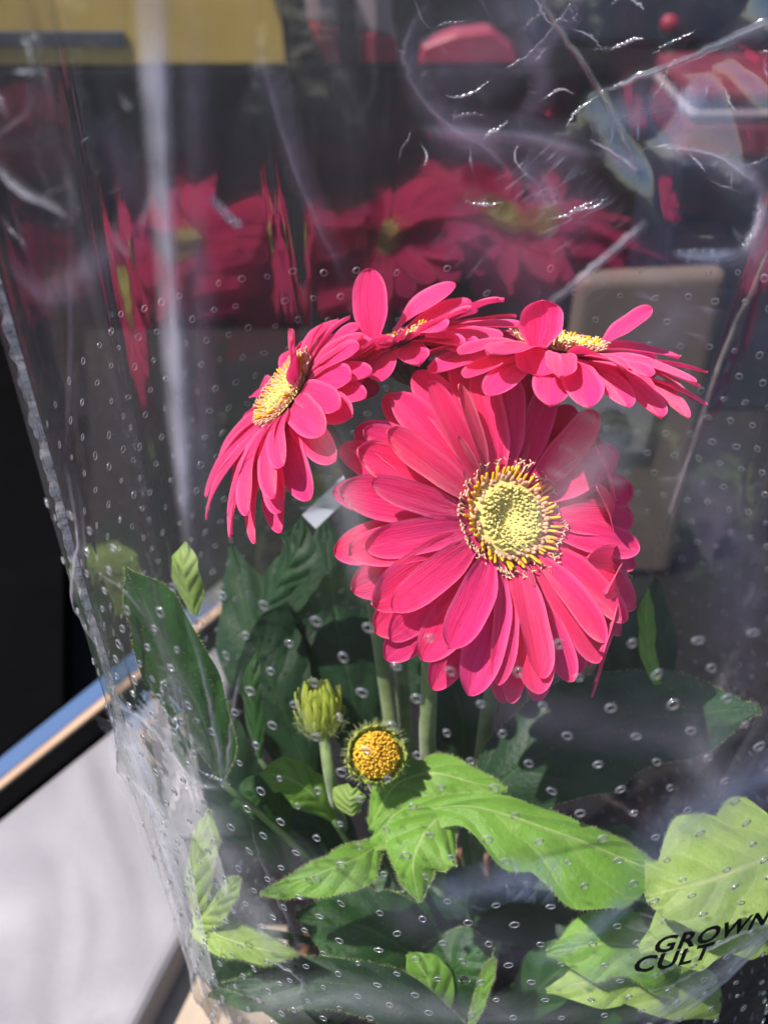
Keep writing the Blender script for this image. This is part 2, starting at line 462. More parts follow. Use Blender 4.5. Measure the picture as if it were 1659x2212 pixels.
for i, (xa, xb) in enumerate(((668, 598), (792, 728))):
    o = slab([(xa - 26, 150), (xa + 22, 150), (xb + 18, -300), (xb - 22, -300)], 0.880 + 0.0, 0.8985).build('dark_post', M['bench'], None, False, 0.004)
    for v_ in o.data.vertices: v_.co.z = max(v_.co.z, 0.0) if v_.co.z > 0.32 else 0.0
    tag(o, ('dark leaning post in front of the yellow board', 'thin dark leaning post in front of the white and red box')[i], 'post')
o = slab([(902, 150), (912, 100), (985, 74), (1062, 66), (1108, 104), (1122, 150)], 0.905, 0.95).build('red_bundle', M['red'], None, False, 0.004)
tag(o, 'small bright red bundle with a sloping top on the dark bench', 'bundle')
M['navy'] = plain('navy', (0.010, 0.014, 0.030), 0.4, 0.4, 0.4, 10, 0.2)
p0 = on_y(1150, 130, 1.0)
dc = empty('dark_case', 'dark navy case with a round red lamp on the dark bench', 'case', (0.6, 1.0, 0.3))
a = Acc(); a.box((p0.x, 1.0, 0.301), (p0.x + 0.75, 1.2, 0.62)); under(a.build('body', M['navy'], None, False, 0.01), dc)


def ellipsoid(c, rx, ry, rz, nu=20, nv=12):
    def f(u, v):
        t = 2 * math.pi * u; p = math.pi * (v - 0.5)
        return Vector((c[0] + rx * math.cos(p) * math.cos(t), c[1] + ry * math.cos(p) * math.sin(t), c[2] + rz * math.sin(p)))
    return grid(nu, nv, f, True)


p = on_y(1445, 52, 0.998); v, f, uv = ellipsoid(p, 0.010, 0.006, 0.010)
under(obj('lamp', v, f, M['red'], None, uv), dc)
M['dim_red'] = plain('dim_red', (0.11, 0.012, 0.025), 0.6, 0.2, 0.2, 12, 0.1)
rc = empty('striped_carton', 'dark carton with red and white bands right of the tan box', 'carton', (0.5, 0.72, 0))
p0 = on_y(1470, 340, 0.7); p1 = on_y(1475, 195, 0.7); x1 = p0.x + 0.3
zz = [0.0, on_y(1500, 345, 0.7).z, on_y(1500, 262, 0.7).z, on_y(1500, 232, 0.7).z, on_y(1500, 190, 0.7).z]
for nm, i, m in (('dark_base', 0, 'navy'), ('red_band', 1, 'red'), ('white_band', 2, 'whitered'), ('red_lid', 3, 'red')):
    a = Acc(); a.box((p0.x, 0.7 - 0.001 * i, zz[i] + 0.0005), (x1, 0.85, zz[i + 1])); under(a.build(nm, M['dim_red'] if m == 'red' else M[m], None, False, 0.006), rc)

# tan box with a pale plate and dark hole, right behind the flowers
M['tan'] = plain('tan', (0.10, 0.072, 0.06), 0.6, 0.3, 0.15, 14, 0.2)
M['plate'] = plain('plate', (0.15, 0.138, 0.142), 0.45, 0.4, 0.12, 14, 0.1)
tb = empty('tan_box', 'upright tan box with a pale plate and dark round hole', 'box', (0.2, 0.45, 0))
Y = 0.42
q = [on_y(1180, 1050, Y), on_y(1490, 1050, Y), on_y(1578, 585, Y), on_y(1250, 600, Y)]
vv = [Vector((w.x, Y, max(w.z, 0.0))) for w in q] + [Vector((w.x, Y + 0.02, max(w.z, 0.0))) for w in q]
for i in (0, 1, 4, 5): vv[i].z = 0.0005
under(obj('body', vv, [(0, 1, 2, 3), (7, 6, 5, 4), (1, 5, 6, 2), (0, 3, 7, 4), (3, 2, 6, 7), (0, 4, 5, 1)], M['tan'], None, None, False), tb); bv_ = bpy.data.objects['body.001'].modifiers.new('bevel', 'BEVEL'); bv_.width = 0.009; bv_.segments = 4
q = [on_y(1215, 985, Y - 0.004), on_y(1390, 975, Y - 0.004), on_y(1440, 800, Y - 0.004), on_y(1215, 790, Y - 0.004)]
vv = [Vector(w) for w in q] + [Vector(w) + Vector((0, 0.0035, 0)) for w in q]
under(obj('plate', vv, [(0, 1, 2, 3), (7, 6, 5, 4), (1, 5, 6, 2), (0, 3, 7, 4), (3, 2, 6, 7), (0, 4, 5, 1)], M['plate'], None, None, False), tb)
p = on_y(1318, 915, Y - 0.006); v, f, uv = ellipsoid(p, 0.013, 0.003, 0.013)
under(obj('hole', v, f, M['black'], None, uv), tb)

# ------------------------------------------------------------------ pot
PX, PY = 0.03, 0.0
pot = empty('flower_pot', 'brown plastic pot holding the gerbera inside the sleeve', 'pot', (PX, PY, 0))


def lathe(prof, n, cx_, cy_):
    return grid(n, len(prof), lambda u, v: Vector((cx_ + prof[round(v * (len(prof) - 1))][0] * math.cos(2 * math.pi * u), cy_ + prof[round(v * (len(prof) - 1))][0] * math.sin(2 * math.pi * u), prof[round(v * (len(prof) - 1))][1])), True)


v, f, uv = lathe([(0.001, 0.004), (0.052, 0.004), (0.054, 0.008), (0.066, 0.088), (0.070, 0.089), (0.071, 0.103), (0.068, 0.105), (0.066, 0.100), (0.064, 0.085)], 56, PX, PY)
under(obj('pot_wall', v, f, M['pot'], None, uv), pot)
v, f, uv = grid(40, 12, lambda u, w: Vector((PX + 0.0645 * w * math.cos(2 * math.pi * u), PY + 0.0645 * w * math.sin(2 * math.pi * u), 0.088 + 0.006 * noise.noise(Vector((w * 8 * math.cos(6.28 * u), w * 8 * math.sin(6.28 * u), 1))))), True)
under(obj('soil', v, f, M['soil'], None, uv), pot)

# ------------------------------------------------------------------ gerbera
plant = empty('gerbera_plant', 'potted gerbera with bright pink daisy blooms and lobed green leaves', 'plant', (PX, PY, 0.09))


def add_part(o): return under(o, plant)


def petal_mesh(name, base, d, n, L, Wd, a0, a1, cup, twist, rnd, mat, parent, tip=0.72, nu=9, nv=18, side=0.0, power=1.3):
    """one ray floret; d outward, n up from the disc; a0..a1 elevation along its length"""
    d = d.normalized(); n = (n - d * n.dot(d)).normalized(); b = n.cross(d)
    pos = Vector(base); cl = []
    steps = nv - 1
    ph = rnd.uniform(0, 6.28); wob = rnd.uniform(-0.05, 0.05)
    ts = [math.sin(math.pi / 2 * j / steps) ** 1.15 for j in range(nv)]
    for j in range(nv):
        t = ts[j]; al = a0 + (a1 - a0) * t ** power + 0.05 * math.sin(5 * t + ph)
        dr = d * math.cos(al) + n * math.sin(al) + b * (side * t)
        nn = n * math.cos(al) - d * math.sin(al)
        cl.append((pos.copy(), dr.normalized(), nn)); pos = pos + dr.normalized() * (L * ((ts[j + 1] if j < steps else 1) - t))
    notch = rnd.choice([0, 0, 0.03, 0.05]); asym = rnd.uniform(-0.12, 0.12); gr = rnd.uniform(0.6, 1.2)
    vs_, uv = [], []
    for j in range(nv):
        t = ts[j]; p, dr, nn = cl[j]
        w = (0.30 + 0.70 * smooth01(0, 0.5, t))
        if t > tip: w *= max(0.0, 1 - ((t - tip) / (1 - tip)) ** 2.2) ** 0.55
        w = max(w, 0.004) * Wd / 2
        tw = twist * t
        bb = b * math.cos(tw) + nn * math.sin(tw); n2 = nn * math.cos(tw) - b * math.sin(tw)
        for i in range(nu):
            s = -1 + 2 * i / (nu - 1)
            off = cup * Wd * 0.5 * s * s * smooth01(0, 0.4, t) - 0.028 * gr * Wd * math.cos(s * 2.5 * math.pi) * smooth01(0, 0.3, t) * (1 - 0.6 * t)
            off += 0.03 * Wd * math.sin(t * 9 + ph + 2 * s) * s * s
            back = -notch * L * math.exp(-(s * 3) ** 2) * smooth01(0.85, 1, t)
            vs_.append(p + bb * (w * (s + asym * (1 - s * s) * t)) + n2 * off + dr * back)
            uv.append((i / (nu - 1), t))
    fs = [(j * nu + i, j * nu + i + 1, (j + 1) * nu + i + 1, (j + 1) * nu + i) for j in range(nv - 1) for i in range(nu - 1)]
    return obj(name, vs_, fs, mat, parent, uv)


def frame(n):
    n = n.normalized(); x = (RX - n * RX.dot(n))
    if x.length < 0.2: x = UP - n * UP.dot(n)
    x.normalize(); return x, n.cross(x), n


def disc_part(c, n, R, seed, detail):
    """the disc of a bloom: a shallow domed cushion; florets, anthers and stigmas sit on it"""
    rnd = random.Random(seed); x, y, n = frame(n)
    def f(u, v):
        r = R * 1.34 * v; a_ = 2 * math.pi * u
        h = 0.0033 * R / 0.011 * (smooth01(0, 0.6, v) - 0.75 * smooth01(0.66, 1.0, v))
        return c + (x * math.cos(a_) + y * math.sin(a_)) * r + n * h
    v, fs, uv = grid(28, 10, f, True)
    fl_ = add_part(obj('flower', v, fs, M['disc'], None, uv))
    k = R / 0.011
    def child(acc, nm, m): o = acc.build(nm, M[m]); o.parent = fl_; tag(o, kind='stuff'); return o
    A = Acc(); n1 = 230 if detail else 40
    for i in range(n1):
        r = R * 0.93 * math.sqrt((i + 4) / (n1 + 4)) * rnd.uniform(0.97, 1.03); an = i * 2.399963 + rnd.uniform(-.08, .08)
        v_ = r / R; dr = x * math.cos(an) + y * math.sin(an)
        base = c + dr * r + n * (0.0032 * k * smooth01(0, 0.8, v_))
        A.capsule(base - n * 0.0006, (n - dr * 0.25 * (1 - v_)).normalized(), 0.0016 * k * (0.5 + 0.8 * v_) * rnd.uniform(0.6, 1.4), 0.00038 * k * (0.75 + 0.5 * v_) * rnd.uniform(0.75, 1.25), 6)
    child(A, 'floret_cushion', 'floret')
    A = Acc(); n2 = 64 if detail else 20
    for i in range(n2):
        an = 2 * math.pi * (i + rnd.random() * 0.7) / n2; dr = x * math.cos(an) + y * math.sin(an)
        r = R * rnd.uniform(0.92, 1.16)
        A.capsule(c + dr * r + n * 0.0015 * k, (dr * rnd.uniform(0.3, 0.8) + n).normalized(), k * rnd.uniform(0.002, 0.0034), k * rnd.uniform(0.0005, 0.0008), 6)
    child(A, 'floret_rim', 'pinkbud')
    A = Acc(); n3 = 50 if detail else 22
    for i in range(n3):
        an = 2 * math.pi * (i + rnd.random() * 0.8) / n3; dr = x * math.cos(an) + y * math.sin(an); sd = n.cross(dr)
        r = R * rnd.uniform(1.02, 1.22)
        d2 = (dr * rnd.uniform(0.7, 1.1) + n * rnd.uniform(0.7, 1.0) + sd * rnd.uniform(-0.15, 0.15)).normalized()
        A.capsule(c + dr * r + n * 0.0018 * k, d2, k * rnd.uniform(0.0036, 0.0055), k * rnd.uniform(0.00042, 0.0006), 6)
    child(A, 'anther_ring', 'anther')
    A = Acc(); n4 = 92 if detail else 26
    for i in range(n4):
        an = 2 * math.pi * (i + rnd.random()) / n4; dr = x * math.cos(an) + y * math.sin(an); sd = n.cross(dr)
        r = R * rnd.uniform(1.12, 1.36); L = k * rnd.uniform(0.0035, 0.0062)
        d2 = (dr * rnd.uniform(0.75, 1.3) + n * rnd.uniform(0.55, 0.95) + sd * rnd.uniform(-0.25, 0.25)).normalized()
        b = c + dr * r + n * 0.0008 * k; e = b + d2 * L
        A.tube([b, b + d2 * L * 0.5 + sd * rnd.uniform(-.0003, .0003), e], [0.00032 * k, 0.00027 * k, 0.00030 * k], 5)
        for sg in (-1, 1):
            A.tube([e - d2 * 0.0002, e + (d2 * 0.6 + sd * sg * 0.8) * 0.0007 * k, e + (d2 * 0.7 + sd * sg * 1.1) * 0.0010 * k], [0.00022 * k, 0.00030 * k, 0.00012 * k], 5)
    child(A, 'stigma_ring', 'stigma')
    return fl_, rnd, x, y, n


def calyx(c, n, R, parent, depth=0.012):
    x, y, n = frame(n)
    prof = [(0.16, -depth), (0.30, -depth * 0.96), (0.62, -depth * 0.75), (0.95, -depth * 0.42), (1.12, -depth * 0.12), (1.05, -0.0006)]
    def f(u, v):
        r, h = prof[round(v * (len(prof) - 1))]; an = 2 * math.pi * u
        r *= 1 + 0.06 * math.cos(an * 14)
        return c + (x * math.cos(an) + y * math.sin(an)) * r * R + n * h
    v, fs, uv = grid(56, len(prof), f, True); o = obj('calyx', v, fs, M['calyx'], None, uv); o.parent = parent
    A = Acc(); rnd = random.Random(int(c.x * 1e5))
    for i in range(160):
        an = rnd.random() * 6.283; t = rnd.random(); dr = x * math.cos(an) + y * math.sin(an)
        r = R * (0.35 + 0.75 * t); h = -depth * (0.95 - 0.85 * t)
        b = c + dr * r + n * h; A.tube([b, b + (dr + n * rnd.uniform(-0.2, 1.0)).normalized() * 0.002], [0.00008, 0.00003], 3, False)
    h = A.build('calyx_hair', M['hair']); h.parent = parent; tag(h, kind='stuff')


def stem(pts, r0, r1):
    A = Acc(); n = 24; ps = [catmull(pts, i / (n - 1)) for i in range(n)]
    A.tube(ps, [r0 + (r1 - r0) * i / (n - 1) for i in range(n)], 12)
    return add_part(A.build('stem', M['stem']))


SOIL = Vector((PX, PY, 0.088))


def ring(fl_, c, x, y, n, rnd, count, r0, L, Wd, a0, a1, lift, cup=0.18, jit=0.35, start=0.0, arc=None, mat=None, Lf=None, tw=0.25, power=1.3, keep=None, tip=0.72):
    for i in range(count):
        an = start + (arc or 2 * math.pi) * (i + rnd.uniform(-jit, jit)) / count
        if keep and not keep(an % (2 * math.pi)): continue
        d = x * math.cos(an) + y * math.sin(an)
        l_ = L * rnd.uniform(0.94, 1.04) * (Lf(an) if Lf else 1)
        petal_mesh('petal', c + d * r0 + n * lift, d, n, l_, Wd * rnd.uniform(0.86, 1.12), a0 + rnd.uniform(-.07, .07), a1 + rnd.uniform(-.16, .16),
                   cup * rnd.uniform(0.5, 1.4), rnd.uniform(-tw, tw), rnd, mat or M['petal'], fl_, power=power, side=rnd.uniform(-.12, .12), tip=tip)


# --- main bloom facing the viewer
c1 = P(1092, 1122, 0.330); n1 = cv(0.42, 0.22, 0.9)
f1, rnd, x, y, n = disc_part(c1, n1, 0.0115, 11, True)
tag(f1, 'largest bloom, facing out with its yellow centre in full view')
Lf = lambda an: 0.965 + 0.11 * math.cos(an - math.radians(222))
ring(f1, c1, x, y, n, rnd, 27, 0.0085, 0.0475, 0.0136, 0.10, -0.34, -0.0022, 0.16, 0.25, 0.1, Lf=Lf)
ring(f1, c1, x, y, n, rnd, 26, 0.0090, 0.0465, 0.0128, 0.22, -0.16, -0.0010, 0.20, 0.28, 0.27, Lf=Lf)
ring(f1, c1, x, y, n, rnd, 17, 0.0095, 0.0425, 0.0105, 0.34, 0.02, 0.0002, 0.24, 0.35, 0.5, Lf=Lf)
for an, L, w in ((2.35, 0.020, 0.0034), (2.15, 0.034, 0.0058), (2.55, 0.010, 0.0028), (1.35, 0.014, 0.0018), (5.0, 0.011, 0.002), (5.35, 0.010, 0.0018)):
    d = x * math.cos(an) + y * math.sin(an)
    petal_mesh('petal', c1 + d * 0.0125 + n * 0.001, d, n, L, w, 0.55, 0.15, 0.3, 0.3, rnd, M['small_petal'], f1, nu=7, nv=12)
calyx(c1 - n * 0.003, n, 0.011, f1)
stem([c1 - n * 0.013, c1 - n * 0.03 + Vector((-0.006, 0.006, -0.012)), P(925, 1520, 0.40), P(930, 1700, 0.43), SOIL], 0.0030, 0.0036)

# --- left bloom, turned to the left
c2 = P(622, 848, 0.338); n2 = cv(-0.72, 0.50, 0.38)
f2, rnd, x, y, n = disc_part(c2, n2, 0.0088, 23, True)
tag(f2, 'bloom turned left with drooping petals')
L2 = lambda an: 0.82 + 0.22 * math.cos(an - math.radians(215))
ring(f2, c2, x, y, n, rnd, 25, 0.0065, 0.0425, 0.0108, 0.02, -0.72, -0.002, 0.2, 0.25, 0.0, Lf=L2)
ring(f2, c2, x, y, n, rnd, 22, 0.0070, 0.0410, 0.0104, 0.20, -0.52, -0.001, 0.2, 0.3, 0.2, Lf=L2)
for an, l_, e0 in ((5.7, 0.019, 0.95), (6.1, 0.017, 1.15), (0.2, 0.016, 1.2)):
    d = x * math.cos(an) + y * math.sin(an)
    petal_mesh('petal', c2 + d * 0.0085 - n * 0.0010, d, n, l_, 0.0095, e0, e0 - 0.7, 0.25, 0.25, rnd, M['petal'], f2)
calyx(c2 - n * 0.003, n, 0.0085, f2)
stem([c2 - n * 0.012, c2 - n * 0.03 + Vector((0, 0.0, -0.02)), P(800, 1250, 0.41), P(850, 1600, 0.45), SOIL + Vector((-0.012, 0.01, 0))], 0.0026, 0.0034)

# --- right bloom, seen edge-on, facing up
c3 = P(1205, 752, 0.338); n3 = cv(0.12, 0.94, 0.27)
f3, rnd, x, y, n = disc_part(c3, n3, 0.0092, 31, True)
tag(f3, 'bloom facing up, seen from its edge')
ring(f3, c3, x, y, n, rnd, 23, 0.0068, 0.0425, 0.0112, 0.0, -0.52, -0.002, 0.2, 0.25, 0.1)
ring(f3, c3, x, y, n, rnd, 18, 0.0075, 0.0395, 0.0106, 0.16, -0.34, -0.001, 0.2, 0.3, 0.3)
petal_mesh('petal', P(1160, 765, 0.322), cv(0.05, 1, 0.1), cv(0.0, -0.1, 1), 0.0165, 0.0135, 0.1, 0.25, 0.25, 0.2, rnd, M['petal'], f3)
petal_mesh('petal', P(1150, 752, 0.320), cv(0.05, -0.55, 0.8), cv(0.1, 0.8, 0.5), 0.0150, 0.0135, 0.1, -0.6, 0.2, 0.2, rnd, M['petal'], f3)
petal_mesh('petal', P(1290, 752, 0.345), cv(0.80, 0.56, 0.1), cv(-0.4, 0.6, 0.5), 0.0215, 0.0085, 0.1, -0.1, 0.25, 0.2, rnd, M['petal'], f3)
petal_mesh('petal', P(1330, 790, 0.322), cv(0.65, -0.62, 0.45), cv(0.2, 0.8, 0.5), 0.0180, 0.0085, 0.1, -0.6, 0.2, 0.2, rnd, M['petal'], f3)
calyx(c3 - n * 0.003, n, 0.009, f3, 0.013)
stem([c3 - n * 0.013, c3 - n * 0.03, P(1180, 1150, 0.40), P(1050, 1560, 0.44), SOIL + Vector((0.012, 0.01, 0))], 0.0027, 0.0035)

# --- middle bloom behind, tipped away
c4 = P(862, 738, 0.352); n4 = cv(-0.34, 0.90, 0.17)
f4, rnd, x, y, n = disc_part(c4, n4, 0.0082, 43, False)
tag(f4, 'bloom tipped away between two others with one petal standing up')
ring(f4, c4, x, y, n, rnd, 21, 0.006, 0.0345, 0.0102, 0.05, -0.45, -0.002, 0.2, 0.25, 0.0)
ring(f4, c4, x, y, n, rnd, 17, 0.0065, 0.0330, 0.0098, 0.22, -0.22, -0.001, 0.2, 0.3, 0.3)
petal_mesh('petal', P(805, 756, 0.346), cv(-0.04, 1, 0.05), cv(-0.3, 0.0, 1), 0.0265, 0.0120, 0.05, -0.1, 0.2, 0.1, rnd, M['petal'], f4, tip=0.6)
for py_, l_, w_ in ((838, 0.0195, 0.0110), (800, 0.0170, 0.0090), (775, 0.0210, 0.0085)):
    petal_mesh('petal', P(692, py_, 0.346), cv(1, 0.12 if py_ < 800 else -0.06, 0.15), cv(0.0, 0.6, 0.75), l_, w_, 0.15, -0.3, 0.2, 0.15, rnd, M['petal'], f4, tip=0.62)
for dx, an in ((0, 0.55), (22, 0.42), (10, 0.30)):
    petal_mesh('petal', P(850 + dx, 715 + dx, 0.355), cv(math.cos(an), math.sin(an), 0.05), cv(-0.2, 0.7, 0.6), 0.0260, 0.0100, 0.25, -0.15, 0.2, 0.1, rnd, M['petal'], f4)
petal_mesh('petal', P(690, 815, 0.345), cv(1, -0.05, 0.1), cv(0.0, 0.5, 0.8), 0.0185, 0.0130, 0.1, -0.2, 0.2, 0.1, rnd, M['petal'], f4, tip=0.6)
calyx(c4 - n * 0.003, n, 0.008, f4)
stem([c4 - n * 0.012, c4 - n * 0.03, P(860, 1200, 0.42), P(880, 1600, 0.46), SOIL + Vector((-0.004, 0.016, 0))], 0.0026, 0.0034)

# --- bloom hidden behind the main one
c5 = P(1335, 1200, 0.362); n5 = cv(0.86, 0.0, 0.10)
f5, rnd, x, y, n = disc_part(c5, n5, 0.0080, 57, False)
tag(f5, 'faded bloom mostly hidden behind the largest bloom')
ring(f5, c5, x, y, n, rnd, 17, 0.006, 0.0430, 0.0085, -0.05, -0.45, -0.002, 0.25, 0.3, 0.0, tip=0.55)
calyx(c5 - n * 0.003, n, 0.008, f5)
stem([c5 - n * 0.012, c5 - n * 0.03 + Vector((0, 0, -0.02)), P(1150, 1560, 0.43), SOIL + Vector((0.016, 0.0, 0))], 0.0026, 0.0034)


# --- buds
def bud(c, n, R, seed, open_):
    rnd = random.Random(seed); x, y, n = frame(n)
    def f(u, v):
        a_ = 2 * math.pi * u; ph = v * math.pi / 2
        r = R * (0.78 if open_ else 0.6) * math.cos(ph) + 1e-5
        return c + (x * math.cos(a_) + y * math.sin(a_)) * r + n * (R * 0.55 * math.sin(ph) * (1 + 0.06 * math.cos(a_ * 9)))
    v, fs, uv = grid(36, 8, f, True)
    o = add_part(obj('bud', v, fs, M['orange'] if open_ else M['floret'], None, uv))
    A = Acc()
    for i in range(210):
        r = R * 0.74 * math.sqrt((i + .5) / 210); an = i * 2.399963 + rnd.uniform(-.15, .15)
        ph = math.acos(min(1, r / (R * 0.78))); dr = x * math.cos(an) + y * math.sin(an)
        A.capsule(c + dr * r + n * R * 0.53 * math.sin(ph), (n + dr * 0.4 * r / R).normalized(), R * rnd.uniform(0.08, 0.24), R * rnd.uniform(0.03, 0.05), 5)
    k = A.build('tip_cluster', M['orange'] if open_ else M['floret']); k.parent = o; tag(k, kind='stuff')
    for row, (cnt, L, w, a0, a1, lf) in enumerate(((16, 1.25, 0.48, 0.75, 1.75 if open_ else 1.9, -0.65), (18, 1.05, 0.42, 0.6, 1.5, -0.75), (14, 0.75, 0.4, 0.4, 1.2, -0.85))):
        for i in range(cnt):
            an = 6.283 * (i + rnd.uniform(-.2, .2) + row * 0.5) / cnt; d = x * math.cos(an) + y * math.sin(an)
            petal_mesh('sepal', c + d * R * 0.45 + n * R * lf, d, n, R * L * rnd.uniform(.9, 1.1) * (1 if open_ else 1.9), R * w, a0 if open_ else a0 + 0.45, a1 if open_ else a1 + 0.25, 0.3, 0.1, rnd, M['sepal'], o, tip=0.4, nu=5, nv=9)
    A = Acc()
    for i in range(300):
        an = rnd.random() * 6.283; d = x * math.cos(an) + y * math.sin(an); t = rnd.random()
        b = c + d * R * (0.6 + 0.42 * math.sin(t * 2.6)) + n * R * (-0.8 + 1.1 * t)
        A.tube([b, b + (d + n * rnd.uniform(-.4, .8) + Vector((rnd.uniform(-.3, .3), rnd.uniform(-.3, .3), 0))).normalized() * R * rnd.uniform(0.12, 0.3)], [0.00009, 0.00003], 3, False)
    h = A.build('bud_hair', M['hair']); h.parent = o; tag(h, kind='stuff')
    return o


bc = P(812, 1630, 0.380); bn = cv(0.10, 0.25, 0.95)
b2 = bud(bc, bn, 0.0108, 5, True); tag(b2, 'round bud opening to an orange centre')
stem([bc - bn * 0.008, bc - bn * 0.02 + Vector((0, 0, -0.012)), P(880, 1850, 0.45), SOIL + Vector((-0.01, -0.012, 0))], 0.0022, 0.003)
bc = P(694, 1548, 0.40); bn = cv(-0.12, 0.90, 0.25)
b1 = bud(bc, bn, 0.0088, 6, False); tag(b1, 'closed upright yellow-green bud')
stem([bc - bn * 0.007, bc - bn * 0.03, P(760, 1850, 0.46), SOIL + Vector((-0.018, 0.0, 0))], 0.0022, 0.003)


# --- leaves
def leaf(mid, wl, wr, nh, mat, fold=0.25, lobes=0, lobe_d=0.35, wave=0.06, nv=52, nu=15, seed=1, hair=True, petiole=True, curl=0.0):
    """mid: midrib points in 3-D; wl/wr: half-widths (m) along it on each side"""
    rnd = random.Random(seed); nh = nh.normalized(); vs_, uv = [], []
    ph = rnd.uniform(0, 6)
    edge = []
    for j in range(nv):
        t = j / (nv - 1); p = catmull(mid, t); q = catmull(mid, min(t + 0.02, 1)); q0 = catmull(mid, max(t - 0.02, 0))
        d = (q - q0).normalized(); n = (nh - d * nh.dot(d)).normalized(); b = d.cross(n)
        for i in range(nu):
            s = -1 + 2 * i / (nu - 1); sd = 0 if s < 0 else 1
            w = lerp_list(wl if s < 0 else wr, t)
            lo = 1.0
            if lobes:
                x = (t * lobes + 0.35 * sd + 0.1 * math.sin(ph + 3 * t)) % 1.0
                lo = 1 - lobe_d * (1 - math.sin(math.pi * x) ** 0.7)
            lo *= 1 + 0.03 * math.sin(19 * t + ph + 4 * sd) + 0.015 * math.sin(37 * t + 2 * ph)
            we = w * lo
            a = abs(s)
            off = -fold * w * a ** 1.3 + wave * w * math.sin(7.5 * t + ph + 2.5 * s) * a - curl * w * a ** 3
            off += 0.0012 * noise.noise(p * 60 + Vector((s, 0, seed)))
            # side lobes sweep toward the tip
            vs_.append(p + b * (we * s) + n * off + d * (0.22 * w * a * a))
            uv.append((0.5 + 0.5 * s, t))
            if abs(s) == 1: edge.append((vs_[-1], b * s, n, d))
    fs = [(j * nu + i, j * nu + i + 1, (j + 1) * nu + i + 1, (j + 1) * nu + i) for j in range(nv - 1) for i in range(nu - 1)]
    o = add_part(obj('leaf', vs_, fs, mat, None, uv))
    if hair:
        A = Acc()
        for k in range(len(edge) - 2):
            for _ in range(7):
                f_ = rnd.random(); e0, b, n, d = edge[k]; e1 = edge[k + 2][0]; e = e0.lerp(e1, f_)
                if (e1 - e0).length > 0.01: continue
                A.tube([e, e + (b + n * rnd.uniform(-.6, .6) + d * rnd.uniform(-.5, .5)).normalized() * rnd.uniform(0.0003, 0.0013)], [0.00004, 0.00002], 3, False)
        for _ in range(300):
            k = rnd.randrange(len(vs_)); e = vs_[k]
            A.tube([e, e + (nh + Vector((rnd.uniform(-1, 1), rnd.uniform(-1, 1), rnd.uniform(-1, 1))) * 0.6).normalized() * 0.0009], [0.00005, 0.00002], 3, False)
        h = A.build('leaf_hair', M['hair']); h.parent = o; tag(h, kind='stuff')
    if petiole:
        A = Acc(); m0 = mid[0]; e = SOIL + Vector((rnd.uniform(-.02, .02), rnd.uniform(-.02, .02), 0))
        A.tube([catmull([m0, m0.lerp(e, 0.4) + Vector((0, 0, 0.012)), e], i / 9) for i in range(10)], [0.0012 + 0.00006 * i for i in range(10)], 8)
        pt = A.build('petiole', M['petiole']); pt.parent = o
    return o


def pl(*pts): return [P(*q) for q in pts]
def wp(d, *ws): return [w * K * d for w in ws]


# bright sunlit leaf against the front film and its lobes
leaf(pl((800, 1815, .385), (900, 1757, .375), (1030, 1745, .365), (1180, 1790, .362), (1310, 1840, .360), (1425, 1885, .362)),
     wp(.365, 30, 48, 40, 52, 60, 52, 22), wp(.365, 30, 70, 42, 125, 145, 105, 22), cv(-0.05, 0.75, 0.65), M['leaf'], 0.18, 3.0, 0.22, seed=3)
leaf(pl((960, 1752, .372), (915, 1800, .362), (890, 1870, .358), (908, 1950, .360)),
     wp(.362, 45, 88, 72, 40, 3), wp(.362, 45, 85, 66, 36, 3), cv(-0.25, 0.35, 0.9), M['leaf'], 0.35, 0, seed=4, petiole=False)
leaf(pl((818, 1825, .385), (750, 1862, .372), (660, 1898, .366), (562, 1932, .366)),
     wp(.37, 25, 62, 55, 30, 3), wp(.37, 25, 45, 40, 25, 3), cv(0.1, 0.75, 0.65), M['leaf'], 0.2, 2, 0.2, seed=5, petiole=False)
leaf(pl((800, 1790, .395), (850, 1700, .392), (930, 1670, .390), (1020, 1690, .388), (1095, 1705, .388)),
     wp(.39, 25, 60, 55, 40, 3), wp(.39, 30, 70, 75, 40, 3), cv(-0.2, 0.6, 0.75), M['leaf'], 0.25, 2.4, 0.3, seed=6)
# right leaf pressed on the film
leaf(pl((1720, 1830, .350), (1640, 1860, .345), (1540, 1900, .342), (1440, 1925, .342), (1395, 1940, .345)),
     wp(.345, 100, 130, 105, 60, 4), wp(.345, 140, 160, 140, 75, 4), cv(0.1, 0.6, 0.8), M['leaf_pale'], 0.1, 2.5, 0.25, seed=7)
leaf(pl((1500, 2110, .40), (1420, 2060, .38), (1300, 2040, .375), (1180, 2060, .375)),
     wp(.38, 60, 80, 70, 4), wp(.38, 60, 90, 70, 4), cv(0.1, 0.6, 0.8), M['leaf'], 0.2, 2, 0.25, seed=8)
# left pale leaf crumpled against the film
leaf(pl((425, 1985, .372), (420, 1900, .366), (432, 1820, .362), (455, 1748, .362)),
     wp(.365, 16, 30, 26, 2), wp(.365, 14, 40, 40, 2), cv(-0.4, 0.3, 0.85), M['leaf_pale'], 0.3, 0, seed=9, petiole=False)
leaf(pl((420, 2000, .372), (470, 1950, .366), (520, 1895, .364)),
     wp(.365, 22, 48, 30, 2), wp(.365, 20, 35, 22, 2), cv(-0.3, 0.4, 0.85), M['leaf_pale'], 0.3, 0, seed=10, petiole=False)
leaf(pl((415, 1995, .374), (480, 2025, .368), (560, 2050, .366), (645, 2062, .368)),
     wp(.368, 20, 40, 38, 2), wp(.368, 20, 38, 30, 2), cv(-0.2, 0.6, 0.75), M['leaf_pale'], 0.25, 1.5, 0.2, seed=12)
